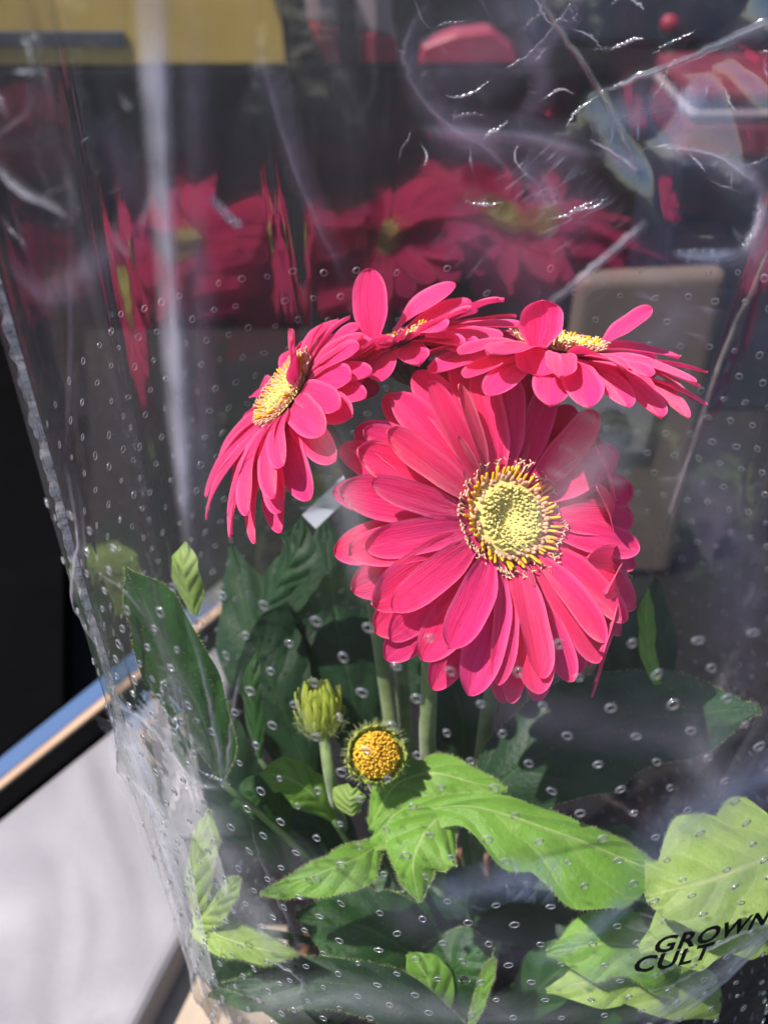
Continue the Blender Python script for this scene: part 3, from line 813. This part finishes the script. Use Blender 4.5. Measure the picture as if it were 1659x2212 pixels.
# left leaf, shade painted into its colour
leaf(pl((480, 1690, .39), (440, 1560, .375), (350, 1380, .362), (270, 1225, .355)),
     wp(.37, 6, 80, 105, 60, 3), wp(.37, 6, 60, 80, 70, 3), cv(-0.35, 0.1, 0.9), M['leaf_half_shaded'], 0.2, 0, seed=13)
# leaves filling the middle and back, colour darkened for shade
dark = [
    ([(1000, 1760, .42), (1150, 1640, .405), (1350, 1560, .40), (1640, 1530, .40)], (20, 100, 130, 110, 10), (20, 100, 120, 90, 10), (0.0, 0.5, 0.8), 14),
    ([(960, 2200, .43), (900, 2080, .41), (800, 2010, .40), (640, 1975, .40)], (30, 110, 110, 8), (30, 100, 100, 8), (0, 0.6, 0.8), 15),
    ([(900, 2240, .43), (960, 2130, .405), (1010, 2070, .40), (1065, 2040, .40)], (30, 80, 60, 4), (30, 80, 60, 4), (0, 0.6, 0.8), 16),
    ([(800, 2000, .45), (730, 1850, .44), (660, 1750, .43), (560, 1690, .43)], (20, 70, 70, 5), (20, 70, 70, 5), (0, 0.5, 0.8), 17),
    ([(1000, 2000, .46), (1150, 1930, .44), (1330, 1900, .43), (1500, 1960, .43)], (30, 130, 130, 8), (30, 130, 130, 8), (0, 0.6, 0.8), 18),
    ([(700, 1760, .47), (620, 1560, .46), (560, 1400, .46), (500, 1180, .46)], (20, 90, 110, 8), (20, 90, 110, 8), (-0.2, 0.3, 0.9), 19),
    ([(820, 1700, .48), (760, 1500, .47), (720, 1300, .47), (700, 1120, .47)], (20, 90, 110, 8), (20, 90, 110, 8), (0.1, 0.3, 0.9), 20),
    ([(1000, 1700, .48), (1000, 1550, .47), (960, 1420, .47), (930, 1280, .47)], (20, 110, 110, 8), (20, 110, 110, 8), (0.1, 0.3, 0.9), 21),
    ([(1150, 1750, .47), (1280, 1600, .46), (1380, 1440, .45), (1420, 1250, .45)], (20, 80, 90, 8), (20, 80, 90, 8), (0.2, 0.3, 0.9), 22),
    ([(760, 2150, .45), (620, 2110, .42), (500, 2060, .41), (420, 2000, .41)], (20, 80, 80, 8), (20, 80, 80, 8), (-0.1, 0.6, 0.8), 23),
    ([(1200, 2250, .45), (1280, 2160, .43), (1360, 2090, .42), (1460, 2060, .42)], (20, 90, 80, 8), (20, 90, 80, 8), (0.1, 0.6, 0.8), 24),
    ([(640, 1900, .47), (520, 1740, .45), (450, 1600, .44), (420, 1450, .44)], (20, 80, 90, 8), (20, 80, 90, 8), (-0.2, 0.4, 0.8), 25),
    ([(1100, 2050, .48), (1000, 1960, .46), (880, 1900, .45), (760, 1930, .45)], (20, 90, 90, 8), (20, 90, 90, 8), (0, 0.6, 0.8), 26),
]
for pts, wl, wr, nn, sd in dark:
    leaf(pl(*pts), wp(.42, *wl), wp(.42, *wr), cv(*nn), M['leaf_half_shaded' if sd in (15, 16, 24, 26) else 'leaf_shaded'], 0.2, 2.5 if sd % 2 else 0, 0.22, seed=sd, hair=sd in (14, 15, 16))
# pale and half-shaded leaves pressed low against the film
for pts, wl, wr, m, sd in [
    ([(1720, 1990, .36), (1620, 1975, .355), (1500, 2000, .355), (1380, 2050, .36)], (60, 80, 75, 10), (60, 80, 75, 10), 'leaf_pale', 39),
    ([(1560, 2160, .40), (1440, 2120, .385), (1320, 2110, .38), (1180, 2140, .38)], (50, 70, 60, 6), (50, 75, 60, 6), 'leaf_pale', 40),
    ([(1100, 2200, .42), (1180, 2120, .41), (1260, 2050, .405), (1370, 1990, .40)], (30, 70, 60, 6), (30, 70, 60, 6), 'leaf_half_shaded', 41),
    ([(700, 2230, .41), (640, 2170, .40), (560, 2140, .395), (450, 2150, .395)], (30, 50, 45, 6), (30, 50, 45, 6), 'leaf_half_shaded', 42),
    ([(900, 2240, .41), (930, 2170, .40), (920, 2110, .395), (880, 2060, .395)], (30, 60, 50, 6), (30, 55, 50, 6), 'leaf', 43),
    ([(640, 1800, .43), (600, 1750, .42), (560, 1720, .415), (500, 1740, .41)], (20, 50, 50, 6), (20, 50, 50, 6), 'leaf_half_shaded', 44),
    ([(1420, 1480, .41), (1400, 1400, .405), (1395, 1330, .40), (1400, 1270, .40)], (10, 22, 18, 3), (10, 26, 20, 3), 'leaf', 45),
    ([(560, 1330, .44), (600, 1260, .435), (640, 1190, .43), (650, 1120, .43)], (14, 50, 50, 4), (14, 50, 50, 4), 'leaf_shaded', 46)]:
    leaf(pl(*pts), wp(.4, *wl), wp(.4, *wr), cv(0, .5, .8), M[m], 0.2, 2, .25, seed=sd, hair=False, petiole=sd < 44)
# small leaves in painted lit and shaded tones
leaf(pl((560, 1640, .43), (548, 1560, .425), (540, 1480, .42), (560, 1400, .42)), wp(.42, 8, 26, 22, 2), wp(.42, 8, 24, 22, 2), cv(-.3, .3, .8), M['leaf_half_shaded'], 0.3, seed=30, hair=False)
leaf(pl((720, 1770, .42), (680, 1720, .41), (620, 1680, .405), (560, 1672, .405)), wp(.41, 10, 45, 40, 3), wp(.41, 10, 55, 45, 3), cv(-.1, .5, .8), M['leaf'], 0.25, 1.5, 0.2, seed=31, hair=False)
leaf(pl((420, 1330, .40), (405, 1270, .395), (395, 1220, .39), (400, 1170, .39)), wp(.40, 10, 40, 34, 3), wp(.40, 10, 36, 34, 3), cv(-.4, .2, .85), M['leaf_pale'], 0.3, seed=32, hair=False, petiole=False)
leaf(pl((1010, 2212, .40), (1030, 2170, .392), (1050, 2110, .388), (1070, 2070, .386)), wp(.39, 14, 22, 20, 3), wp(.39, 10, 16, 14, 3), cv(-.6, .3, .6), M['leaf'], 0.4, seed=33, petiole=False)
leaf(pl((1000, 2260, .40), (850, 2150, .385), (660, 2120, .38), (480, 2130, .385)), wp(.385, 40, 60, 55, 5), wp(.385, 40, 60, 55, 5), cv(-.1, .6, .8), M['leaf_shaded'], 0.2, 2, .2, seed=34)
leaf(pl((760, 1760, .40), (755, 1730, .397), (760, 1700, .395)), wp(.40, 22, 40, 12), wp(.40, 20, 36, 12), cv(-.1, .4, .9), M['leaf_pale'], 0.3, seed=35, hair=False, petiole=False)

# white plant stake, leaning in the pot behind the blooms
M['white'] = plain('white', (0.42, 0.44, 0.50), 0.5, 0.4, 0.05, 30, 0.05)
s0 = P(668, 1128, 0.44); s1 = P(850, 955, 0.47)
A = Acc(); dd = (s1 - s0).normalized(); ww = dd.cross(FW).normalized() * 0.0042; tt = FW * 0.0008
v = [s0 - ww - tt, s0 + ww - tt, s0 + ww + tt, s0 - ww + tt, s1 - ww - tt, s1 + ww - tt, s1 + ww + tt, s1 - ww + tt]
A.add(v, [(0, 1, 2, 3), (7, 6, 5, 4), (0, 4, 5, 1), (1, 5, 6, 2), (2, 6, 7, 3), (3, 7, 4, 0)])
o = A.build('label_stake', M['white'], None, False, 0.0003)
tag(o, 'white plastic strip wedged among the stems under the left bloom', 'plant tag')

# ------------------------------------------------------------------ sleeve
ZT = [0.0, 0.063, 0.155, 0.25, 0.33, 0.42, 0.52, 0.64]
RXT = [0.070, 0.092, 0.114, 0.128, 0.136, 0.142, 0.150, 0.164]
RYT = [0.078, 0.090, 0.098, 0.100, 0.102, 0.104, 0.108, 0.114]
CXT = [0.028, 0.027, 0.034, 0.041, 0.043, 0.044, 0.046, 0.050]


def tab(T, z):
    z = min(max(z, ZT[0]), ZT[-1] - 1e-6)
    for i in range(len(ZT) - 1):
        if z <= ZT[i + 1]:
            f = (z - ZT[i]) / (ZT[i + 1] - ZT[i]); return T[i] + (T[i + 1] - T[i]) * f


PLEATS = [  # angle at z=.3, slant (rad per m), width, amp, zlow, zhigh
    (4.02, 0.1, 0.05, 0.0035, 0.28, 0.64), (3.55, 0.5, 0.05, 0.003, 0.05, 0.45), (2.75, -0.3, 0.06, 0.004, 0.2, 0.64),
    (1.95, 0.35, 0.035, 0.002, 0.36, 0.64), (1.12, -0.5, 0.05, 0.003, 0.34, 0.64), (0.75, 0.4, 0.06, 0.004, 0.3, 0.64),
    (5.9, 0.6, 0.05, 0.004, 0.0, 0.3), (5.5, 0.9, 0.03, 0.0025, 0.0, 0.16), (0.35, 0.2, 0.06, 0.005, 0.1, 0.64)]


def film(th, z):
    rx, ry, cx = tab(RXT, z), tab(RYT, z), tab(CXT, z)
    c, s = math.cos(th), math.sin(th)
    e = 0.92 - 0.27 * smooth01(0.0, 0.5, s)
    x = math.copysign(abs(c) ** e, c); y = math.copysign(abs(s) ** e, s)
    p = Vector((cx + rx * x, 0.002 + ry * y, z)); nrm = Vector((c / rx, s / ry, 0)).normalized()
    if s > 0: p.y += 0.060 * (min(z, 0.40 + 0.04 * smooth01(0.40, 0.5, z)) - 0.36) * (1 - smooth01(-0.030, 0.026, p.x)) - 0.002 * math.exp(-(p.x / 0.018) ** 2)
    q = Vector((p.x * 9, p.y * 9, z * 4)); top = smooth01(0.36, 0.50, z)
    right = smooth01(0.02, 0.10, p.x) * (1 if s > 0 else 0.35)
    calm = 0.35 if s > 0 else 1.0
    off = calm * (0.0022 * noise.noise(q) + 0.0009 * noise.noise(q * 3.1))
    rid = 1 - abs(noise.noise(q * 2.2 + Vector((3, 1, 7)))) * 2
    rid2 = 1 - abs(noise.noise(q * 4.7 + Vector((8, 2, 1)))) * 2
    off += top * (0.0008 + 0.008 * right) * rid ** 3 * 0.6 + top * (0.0002 + 0.003 * right) * rid2 ** 3
    # belly over the right-hand leaves, rippled
    be = math.exp(-((th - 5.35) / 0.42) ** 2) * math.exp(-((z - 0.165) / 0.055) ** 2)
    if be > 0.01: off += be * (0.013 + 0.0011 * noise.noise(Vector((p.x * 90, p.y * 60, z * 110))) + 0.0025 * noise.noise(q * 4))
    # crumpled lower left where the film is pinched against the leaves
    ll = smooth01(3.1, 3.4, th) * (1 - smooth01(4.2, 4.6, th)) * smooth01(0.08, 0.16, z) * (1 - smooth01(0.30, 0.38, z))
    off += ll * 0.0030 * (rid ** 3 - 0.4)
    for a0, slant, w, amp, zl, zh in PLEATS:
        dth = (th - a0 - slant * (z - 0.3) + math.pi) % (2 * math.pi) - math.pi
        off += amp * math.exp(-(dth / w) ** 2) * smooth01(zl - 0.04, zl + 0.05, z) * (1 - smooth01(zh, zh + 0.06, z))
    return p + nrm * off, nrm


SEAM_L, SEAM_R = 3.32, 0.55          # angles of the two heat seals
sleeve = empty('plastic_sleeve', 'clear perforated plastic flower sleeve with black lettering around the gerbera', 'plastic sleeve', (PX, PY, 0))
Z0, Z1 = 0.002, 0.635


def panel(name, t0, t1, mat, nu, nv):
    v, f, uv = grid(nu, nv, lambda u, w: film(t0 + (t1 - t0) * u, Z0 + (Z1 - Z0) * w)[0])
    o = under(obj(name, v, f, mat, None, uv), sleeve)
    return o, BVHTree.FromPolygons(v, f)


back, BV_B = panel('back_sheet', SEAM_R, SEAM_L, M['film_back'], 220, 200)
front, BV_F = panel('front_sheet', SEAM_L, SEAM_R + 2 * math.pi, M['film_front'], 260, 240)
tag(front, 'front sheet of the sleeve'); tag(back, 'back sheet of the sleeve, mirroring the blooms')


def hit(bv, x, y):
    r = ray(x, y).normalized(); loc, nr, _, _ = bv.ray_cast(CAM, r)
    if loc is None: return None
    if nr.dot(r) > 0: nr = -nr
    return loc, nr


def seam(th, z0, z1, width, amp, seed, name, mat):
    rnd = random.Random(seed); nv = 420; A = []
    def f(u, v):
        z = z0 + (z1 - z0) * v; p, n = film(th, z); tg = Vector((-n.y, n.x, 0))
        wv = amp * math.sin(v * 330 + 2 * math.sin(v * 41)) + amp * 1.2 * noise.noise(Vector((v * 60, seed, 0)))
        return p + n * (width * u - 0.0005) + tg * (wv * u) + n * (0.0012 * u * noise.noise(Vector((v * 150, 4, seed))))
    v, fs, uv = grid(5, nv, f); return under(obj(name, v, fs, mat, None, uv), sleeve)


seam(SEAM_L, 0.01, 0.60, 0.0026, 0.0009, 2, 'heat_seam', M['seam'])


def ribbon(bv, pts, wpx, mat, ridge=0.0006, n=60, name='crease_glare', jit=0.0, seed=0):
    """a strip on the sheet, for folded ridges and painted glare alike"""
    rnd = random.Random(seed); P3 = [Vector((x, y, 0)) for x, y in pts]; rows = []
    for j in range(n):
        t = j / (n - 1); c = catmull(P3, t); d = catmull(P3, min(t + .02, 1)) - catmull(P3, max(t - .02, 0))
        h = hit(bv, c.x + jit * noise.noise(Vector((t * 14, seed, 0))), c.y + jit * noise.noise(Vector((t * 14, seed, 5))))
        if h is None: continue
        rows.append((h[0], h[1], d, t))
    if len(rows) < 4: return None
    vs_, uv = [], []
    for k, (p, nr, d, t) in enumerate(rows):
        tg = (rows[min(k + 1, len(rows) - 1)][0] - rows[max(k - 1, 0)][0]).normalized(); b = tg.cross(nr).normalized()
        dep = (p - CAM).dot(FW); w = lerp_list(list(wpx), t) * K * dep / 2
        for i in range(7):
            s = -1 + i / 3; vs_.append(p + b * w * s + nr * (0.0004 + ridge * (1 - s * s))); uv.append((i / 6, t))
    fs = [(j * 7 + i, j * 7 + i + 1, (j + 1) * 7 + i + 1, (j + 1) * 7 + i) for j in range(len(rows) - 1) for i in range(6)]
    return under(obj(name, vs_, fs, mat, None, uv), sleeve)


F_, B_ = BV_F, BV_B
CREASES_AND_GLARE = [  # film folds, plus strips of painted glare, haze and sky sheen
    (F_, [(325, -300), (335, 0), (345, 200), (365, 500), (385, 800), (400, 1000), (425, 1250)], (130, 110, 95, 85, 75, 50), 'fold_sheen', 0.0015),
    (F_, [(352, -200), (355, 100), (362, 350), (378, 600), (392, 800), (400, 950)], (44, 36, 26, 20), 'fold_glare', 0.001),
    (B_, [(540, 60), (600, 250), (650, 400), (745, 610)], (26, 18, 14), 'fold_mid', 0.0008),
    (B_, [(1150, -40), (1190, 40), (1260, 140), (1330, 270), (1372, 365)], (22, 20, 18), 'seam_back', 0.0008),
    (B_, [(1285, 205), (1350, 178), (1460, 135), (1560, 92), (1680, 40)], (10, 22, 30), 'fold_hard', 0.001),
    (B_, [(1270, 300), (1325, 332), (1372, 366)], (8, 14), 'fold_hard', 0.0006),
    (B_, [(930, 0), (885, 70), (875, 130), (895, 190), (960, 265), (1050, 320), (1120, 400)], (22, 16, 14), 'fold_mid', 0.0008),
    (B_, [(1380, 325), (1450, 315), (1540, 335), (1620, 385), (1648, 450), (1625, 525), (1560, 560), (1430, 545)], (10, 20, 46, 22, 50, 16), 'fold_mid', 0.002),
    (B_, [(1640, 420), (1640, 480), (1600, 540)], (10, 26, 14), 'fold_sheen', 0.002),
    (B_, [(1590, 545), (1520, 555), (1450, 545)], (30, 46, 20), 'sky_sheen', 0.002),
    (B_, [(1420, 318), (1540, 335), (1625, 395)], (8, 12), 'fold_hard', 0.0006),
    (B_, [(1165, 675), (1290, 570), (1400, 475)], (26, 30), 'fold_sheen', 0.001),
    (B_, [(900, 280), (1010, 290), (1160, 300), (1280, 340)], (40, 30), 'fold_mid', 0.001),
    (B_, [(1090, 150), (1150, 110), (1210, 40), (1240, 0)], (8, 12), 'fold_mid', 0.0006),
    (B_, [(1110, 350), (1160, 400), (1180, 440)], (10, 16), 'fold_mid', 0.0006),
    (F_, [(-20, 330), (50, 410), (110, 440), (165, 470)], (36, 24), 'fold_sheen', 0.001),
    (F_, [(165, 450), (160, 600), (162, 760), (150, 980)], (10, 22), 'fold_mid', 0.0008),
    (F_, [(75, 150), (70, 230), (30, 270), (-10, 300)], (8, 10), 'fold_mid', 0.0006),
    (F_, [(80, 330), (120, 420), (150, 500)], (8, 8), 'fold_mid', 0.0006),
    (F_, [(150, 1000), (175, 1150), (165, 1300), (240, 1420)], (16, 26), 'fold_sheen', 0.0008),
    (F_, [(235, 1510), (300, 1540), (350, 1590), (420, 1680), (495, 1700)], (14, 26), 'fold_hard', 0.001),
    (F_, [(250, 1540), (330, 1700), (420, 1850), (540, 2060)], (190, 250, 200), 'glare_veil', 0.002),
    (F_, [(215, 1480), (300, 1760), (380, 1960), (440, 2110)], (70, 110, 90), 'glare_veil', 0.0015),
    (F_, [(395, 1300), (440, 1450), (470, 1590), (485, 1690)], (10, 18), 'fold_hard', 0.0006),
    (F_, [(525, 1440), (505, 1540), (492, 1690)], (6, 14), 'fold_hard', 0.0006),
    (F_, [(540, 1730), (560, 1830), (590, 1900), (640, 2020), (655, 2110)], (12, 22), 'fold_mid', 0.0008),
    (F_, [(210, 1230), (270, 1270), (320, 1330)], (6, 12), 'fold_mid', 0.0006),
    (F_, [(340, 1770), (370, 1880), (380, 1960), (370, 2010)], (8, 18), 'fold_mid', 0.0006),
    (F_, [(560, 2060), (620, 2090), (655, 2120), (640, 2150)], (10, 14), 'fold_hard', 0.0006),
    (F_, [(1400, 2110), (1500, 2060), (1600, 2010), (1680, 1985)], (14, 18), 'fold_hard', 0.0008),
    (F_, [(1330, 2150), (1450, 2120), (1560, 2060), (1660, 2005)], (10, 14), 'fold_mid', 0.0008),
    (F_, [(1260, 2230), (1420, 2170), (1550, 2090), (1640, 2010), (1690, 1960)], (110, 120, 100), 'glare_veil', 0.001),
    (F_, [(1360, 2230), (1480, 2150), (1580, 2070), (1650, 1995)], (60, 60, 50), 'fold_sheen', 0.001),
    (F_, [(1330, 1930), (1450, 1800), (1560, 1720), (1700, 1650), (1850, 1600)], (100, 240, 260, 220), 'sky_sheen', 0.001),
    (F_, [(930, 1960), (1080, 1900), (1220, 1900)], (160, 200), 'sky_sheen', 0.001),
    (F_, [(1150, 2080), (1280, 2010), (1390, 1900)], (60, 90), 'sky_sheen', 0.001),
    (F_, [(480, 2200), (700, 2150), (1000, 2190), (1350, 2180)], (160, 200, 180), 'glare_veil', 0.001),
    (F_, [(430, -100), (430, 300), (440, 700), (450, 1000), (460, 1250)], (110, 100, 80), 'haze_mist', 0.001),
    (F_, [(380, 550), (392, 800), (402, 1000), (410, 1150)], (30, 60, 40), 'fold_sheen', 0.001),
    (B_, [(900, 200), (1010, 130), (1120, 60), (1220, -40)], (160, 240, 200), 'haze_mist', 0.001),
    (B_, [(1120, 330), (1200, 420), (1290, 520)], (160, 200), 'haze_mist', 0.001),
    (B_, [(1270, 270), (1400, 240), (1530, 215)], (90, 130, 80), 'sky_sheen', 0.001),
    (B_, [(1420, 330), (1540, 270), (1680, 230)], (120, 160), 'haze_mist', 0.001),
    (B_, [(960, 450), (1100, 560), (1220, 700)], (180, 260), 'haze_mist', 0.001),
    (B_, [(1500, 1000), (1560, 1200), (1620, 1400)], (260, 300), 'haze_mist', 0.001),
    (B_, [(1280, 950), (1400, 760), (1500, 600)], (260, 240), 'haze_mist', 0.001),
    (B_, [(1050, -40), (1140, 90), (1170, 200), (1100, 300)], (60, 80), 'haze_mist', 0.001),
    (B_, [(450, 420), (490, 465), (520, 490)], (30, 30), 'fold_sheen', 0.001),
    (B_, [(200, 250), (280, 400), (330, 560)], (130, 160), 'haze_mist', 0.001),
    (F_, [(20, 560), (120, 640), (220, 560), (300, 500)], (90, 110), 'haze_mist', 0.001),
    (F_, [(560, 1850), (760, 1900), (1000, 2020), (1300, 2080)], (200, 240), 'haze_mist', 0.001),
    (F_, [(1100, 2130), (1300, 2110), (1450, 2040), (1600, 1940)], (120, 170), 'glare_veil', 0.001),
    (F_, [(1500, 800), (1560, 1050), (1600, 1300), (1640, 1550)], (220, 300, 260), 'haze_mist', 0.001),
    (F_, [(1000, 1500), (1250, 1560), (1500, 1580), (1750, 1560)], (150, 220, 200), 'haze_mist', 0.001),
    (F_, [(1400, 2240), (1490, 2170), (1570, 2100), (1640, 2030), (1700, 1970)], (50, 60, 60), 'fold_glare', 0.0008),
    (F_, [(300, 1250), (380, 1450), (440, 1620), (520, 1800)], (120, 160, 140), 'haze_mist', 0.001),
    (F_, [(420, 1650), (480, 1800), (540, 1950), (620, 2100)], (120, 200, 160), 'glare_veil', 0.001),
    (F_, [(230, 1500), (300, 1640), (350, 1800), (420, 2000)], (60, 120, 90), 'fold_sheen', 0.001),
    (F_, [(1250, 2120), (1400, 2030), (1530, 1930), (1680, 1830)], (150, 240, 240), 'glare_veil', 0.001),
    (F_, [(700, 900), (760, 1100), (800, 1300)], (120, 90), 'glare_veil', 0.001),
    (F_, [(1350, 900), (1250, 1050), (1150, 1200)], (220, 160), 'glare_veil', 0.001),
    (F_, [(1480, 1500), (1540, 1700), (1600, 1800), (1700, 1850)], (160, 200), 'glare_veil', 0.001),
]
rc_ = random.Random(91)
for k in range(46):                      # small sharp crinkles
    bx_, by_ = (rc_.uniform(880, 1660), rc_.uniform(0, 440)) if k < 30 else ((rc_.uniform(0, 330), rc_.uniform(100, 600)) if k < 38 else (rc_.uniform(180, 520), rc_.uniform(1450, 2100)))
    an = rc_.uniform(0, 6.28); pts = [(bx_, by_)]
    for _ in range(3):
        an += rc_.uniform(-0.6, 0.6); st = rc_.uniform(14, 42); pts.append((pts[-1][0] + st * math.cos(an), pts[-1][1] + st * math.sin(an)))
    CREASES_AND_GLARE.append((B_ if k < 30 else F_, pts, (3, rc_.uniform(6, 11), 3), 'fold_hard' if rc_.random() < 0.55 else 'fold_mid', 0.0006))
for k, (bv, pts, w, m, r) in enumerate(CREASES_AND_GLARE):
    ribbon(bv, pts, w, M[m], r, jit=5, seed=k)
    if m in ('fold_hard', 'fold_mid') and bv is B_ and max(w) > 11.5:
        ribbon(bv, [(x_ + 14, y_ + 10) for x_, y_ in pts], [q_ * 3.2 + 20 for q_ in w], M['haze_mist'], r, jit=9, seed=k + 50)
ribbon(B_, [(1690, 470), (1640, 590), (1560, 770), (1500, 950), (1440, 1130), (1390, 1300)], (12, 16, 12), M['seam_back'], 0.0008, 90, 'heat_seam', 4, 77)

# ------------------------------------------------------------------ perforations: rows of punched pinholes
rv, rf, ru = [], [], []
nr_, nc_ = 12, 3
for i in range(nr_):
    a_ = 2 * math.pi * i / nr_
    for j in range(nc_):
        b_ = 2 * math.pi * j / nc_
        r = 0.00104 + 0.00018 * math.cos(b_); rv.append(Vector((r * math.cos(a_), 1.15 * r * math.sin(a_), 0.00020 * math.sin(b_))))
for i in range(nr_):
    for j in range(nc_): rf.append((i * nc_ + j, ((i + 1) % nr_) * nc_ + j, ((i + 1) % nr_) * nc_ + (j + 1) % nc_, i * nc_ + (j + 1) % nc_))
rim_me = bpy.data.meshes.new('perforation'); rim_me.from_pydata([tuple(q) for q in rv], [], rf); rim_me.materials.append(M['rim'])
for q in rim_me.polygons: q.use_smooth = True
cands = []
rnd = random.Random(3)
nz = 0; z = 0.02
while z < 0.405:
    rr = tab(RXT, z); cnt = 70
    for i in range(cnt):
        th = 2 * math.pi * (i + 0.5 * (nz % 2)) / cnt + rnd.uniform(-.006, .006) + 0.35 * z
        if rnd.random() < 0.08: continue
        if 3.15 < th % (2 * math.pi) < 3.5 and rnd.random() < 0.6: continue
        zz_ = z + rnd.uniform(-.0008, .0008); p, n_ = film(th % (2 * math.pi), zz_)
        rel = p - CAM; dep = rel.dot(FW); px = rel.dot(RX) / dep / K + W / 2; py = H / 2 - rel.dot(UP) / dep / K
        vis = -20 < px < W + 20 and -20 < py < H + 20
        facing = abs(n_.dot(rel.normalized()))
        cands.append(((facing / dep ** 2) if vis else 0, p, n_, rnd.random()))
    z += 0.0097; nz += 1
cands.sort(key=lambda q: -q[0])
acc = Acc()
for k, (sc_, p, n_, ra) in enumerate(cands):
    x_ = Vector((-n_.y, n_.x, 0)); m = Matrix((x_, Vector((0, 0, 1)), n_)).transposed().to_4x4()
    m = Matrix.Translation(p + n_ * 0.0002) @ m @ Matrix.Rotation(ra * 6.28, 4, 'Z') @ Matrix.Diagonal((0.7 + 0.5 * ra, 0.7 + 0.5 * ((ra * 7) % 1), 1, 1))
    if k < 290 and sc_ > 0:
        o = bpy.data.objects.new('perforation', rim_me); C.objects.link(o); o.matrix_world = m; o.parent = sleeve
        o.matrix_parent_inverse = Matrix.Translation(-sleeve.location)
    else: acc.add([m @ q for q in rv], rf)
o = under(acc.build('perforation_field', M['rim']), sleeve); tag(o, kind='stuff')


# ------------------------------------------------------------------ black print on the front sheet
def inv_film(p):
    best = None
    z_ = p.z; lo = SEAM_L; hi = SEAM_R + 2 * math.pi
    for i in range(2000):
        th = lo + (hi - lo) * i / 1999; q = film(th, z_)[0]; d_ = (q - p).length
        if best is None or d_ < best[0]: best = (d_, th)
    return best[1], z_


def lettering(text, px, py, size, slope, xs, ys):
    h = hit(BV_F, px, py)
    if h is None: print('no hit for', text); return
    th0, z0_ = inv_film(h[0]); cu = bpy.data.curves.new('t', 'FONT'); cu.body = text; cu.size = size; cu.offset = size * 0.03; cu.resolution_u = 3
    cu.space_character = 1.08
    t = bpy.data.objects.new('t', cu); C.objects.link(t); bpy.context.view_layer.update()
    me = bpy.data.meshes.new_from_object(t.evaluated_get(bpy.context.evaluated_depsgraph_get()))
    bpy.data.objects.remove(t)
    bm = bmesh.new(); bm.from_mesh(me); bmesh.ops.triangulate(bm, faces=bm.faces)
    bmesh.ops.subdivide_edges(bm, edges=[e for e in bm.edges if e.calc_length() > size * 0.12], cuts=2)
    r_ = (tab(RXT, z0_) + tab(RYT, z0_)) / 2
    for v_ in bm.verts:
        th = th0 + v_.co.x * xs / r_; p, n_ = film(th, z0_ + v_.co.y * ys + slope * v_.co.x); v_.co = p + n_ * 0.0022
    me2 = bpy.data.meshes.new('lettering'); bm.to_mesh(me2); bm.free(); me2.materials.append(M['ink'])
    o = bpy.data.objects.new('lettering', me2); C.objects.link(o); under(o, sleeve); tag(o, 'black printed word ' + text)


lettering('GROWN', 1400, 2045, 0.0078, 0.0, 1.0, 1.5)
lettering('CULT', 1357, 2086, 0.0078, 0.0, 1.0, 1.5)

# beads of condensation on the front sheet
M['water'] = N('water').m
g = N('water_bead'); gb = g.n('BsdfGlass'); gb.inputs['Roughness'].default_value = 0.0; gb.inputs['IOR'].default_value = 1.33
M['water'] = g.surf(gb.outputs[0])
for x_, y_, r, lb in ((381, 1557, 0.0020, 'largest clear water bead on the film over the tall dark leaf'),
                      (424, 1553, 0.0010, 'tiny clear water bead close beside the largest bead'),
                      (1003, 2112, 0.0018, 'clear water bead low on the film over dark leaves'),
                      (862, 1918, 0.0015, 'clear water bead at the tip of the bright downward leaf lobe')):
    h = hit(BV_F, x_, y_)
    if not h: continue
    v, f, uv = ellipsoid((0, 0, 0), r, r, r * 0.55, 18, 10); q = h[1].to_track_quat('Z', 'Y').to_matrix().to_4x4()
    v = [Matrix.Translation(h[0] + h[1] * r * 0.4) @ q @ w for w in v]
    o = obj('water_bead', v, f, M['water'], None, uv); tag(o, lb, 'water bead', 'water beads on the sleeve')
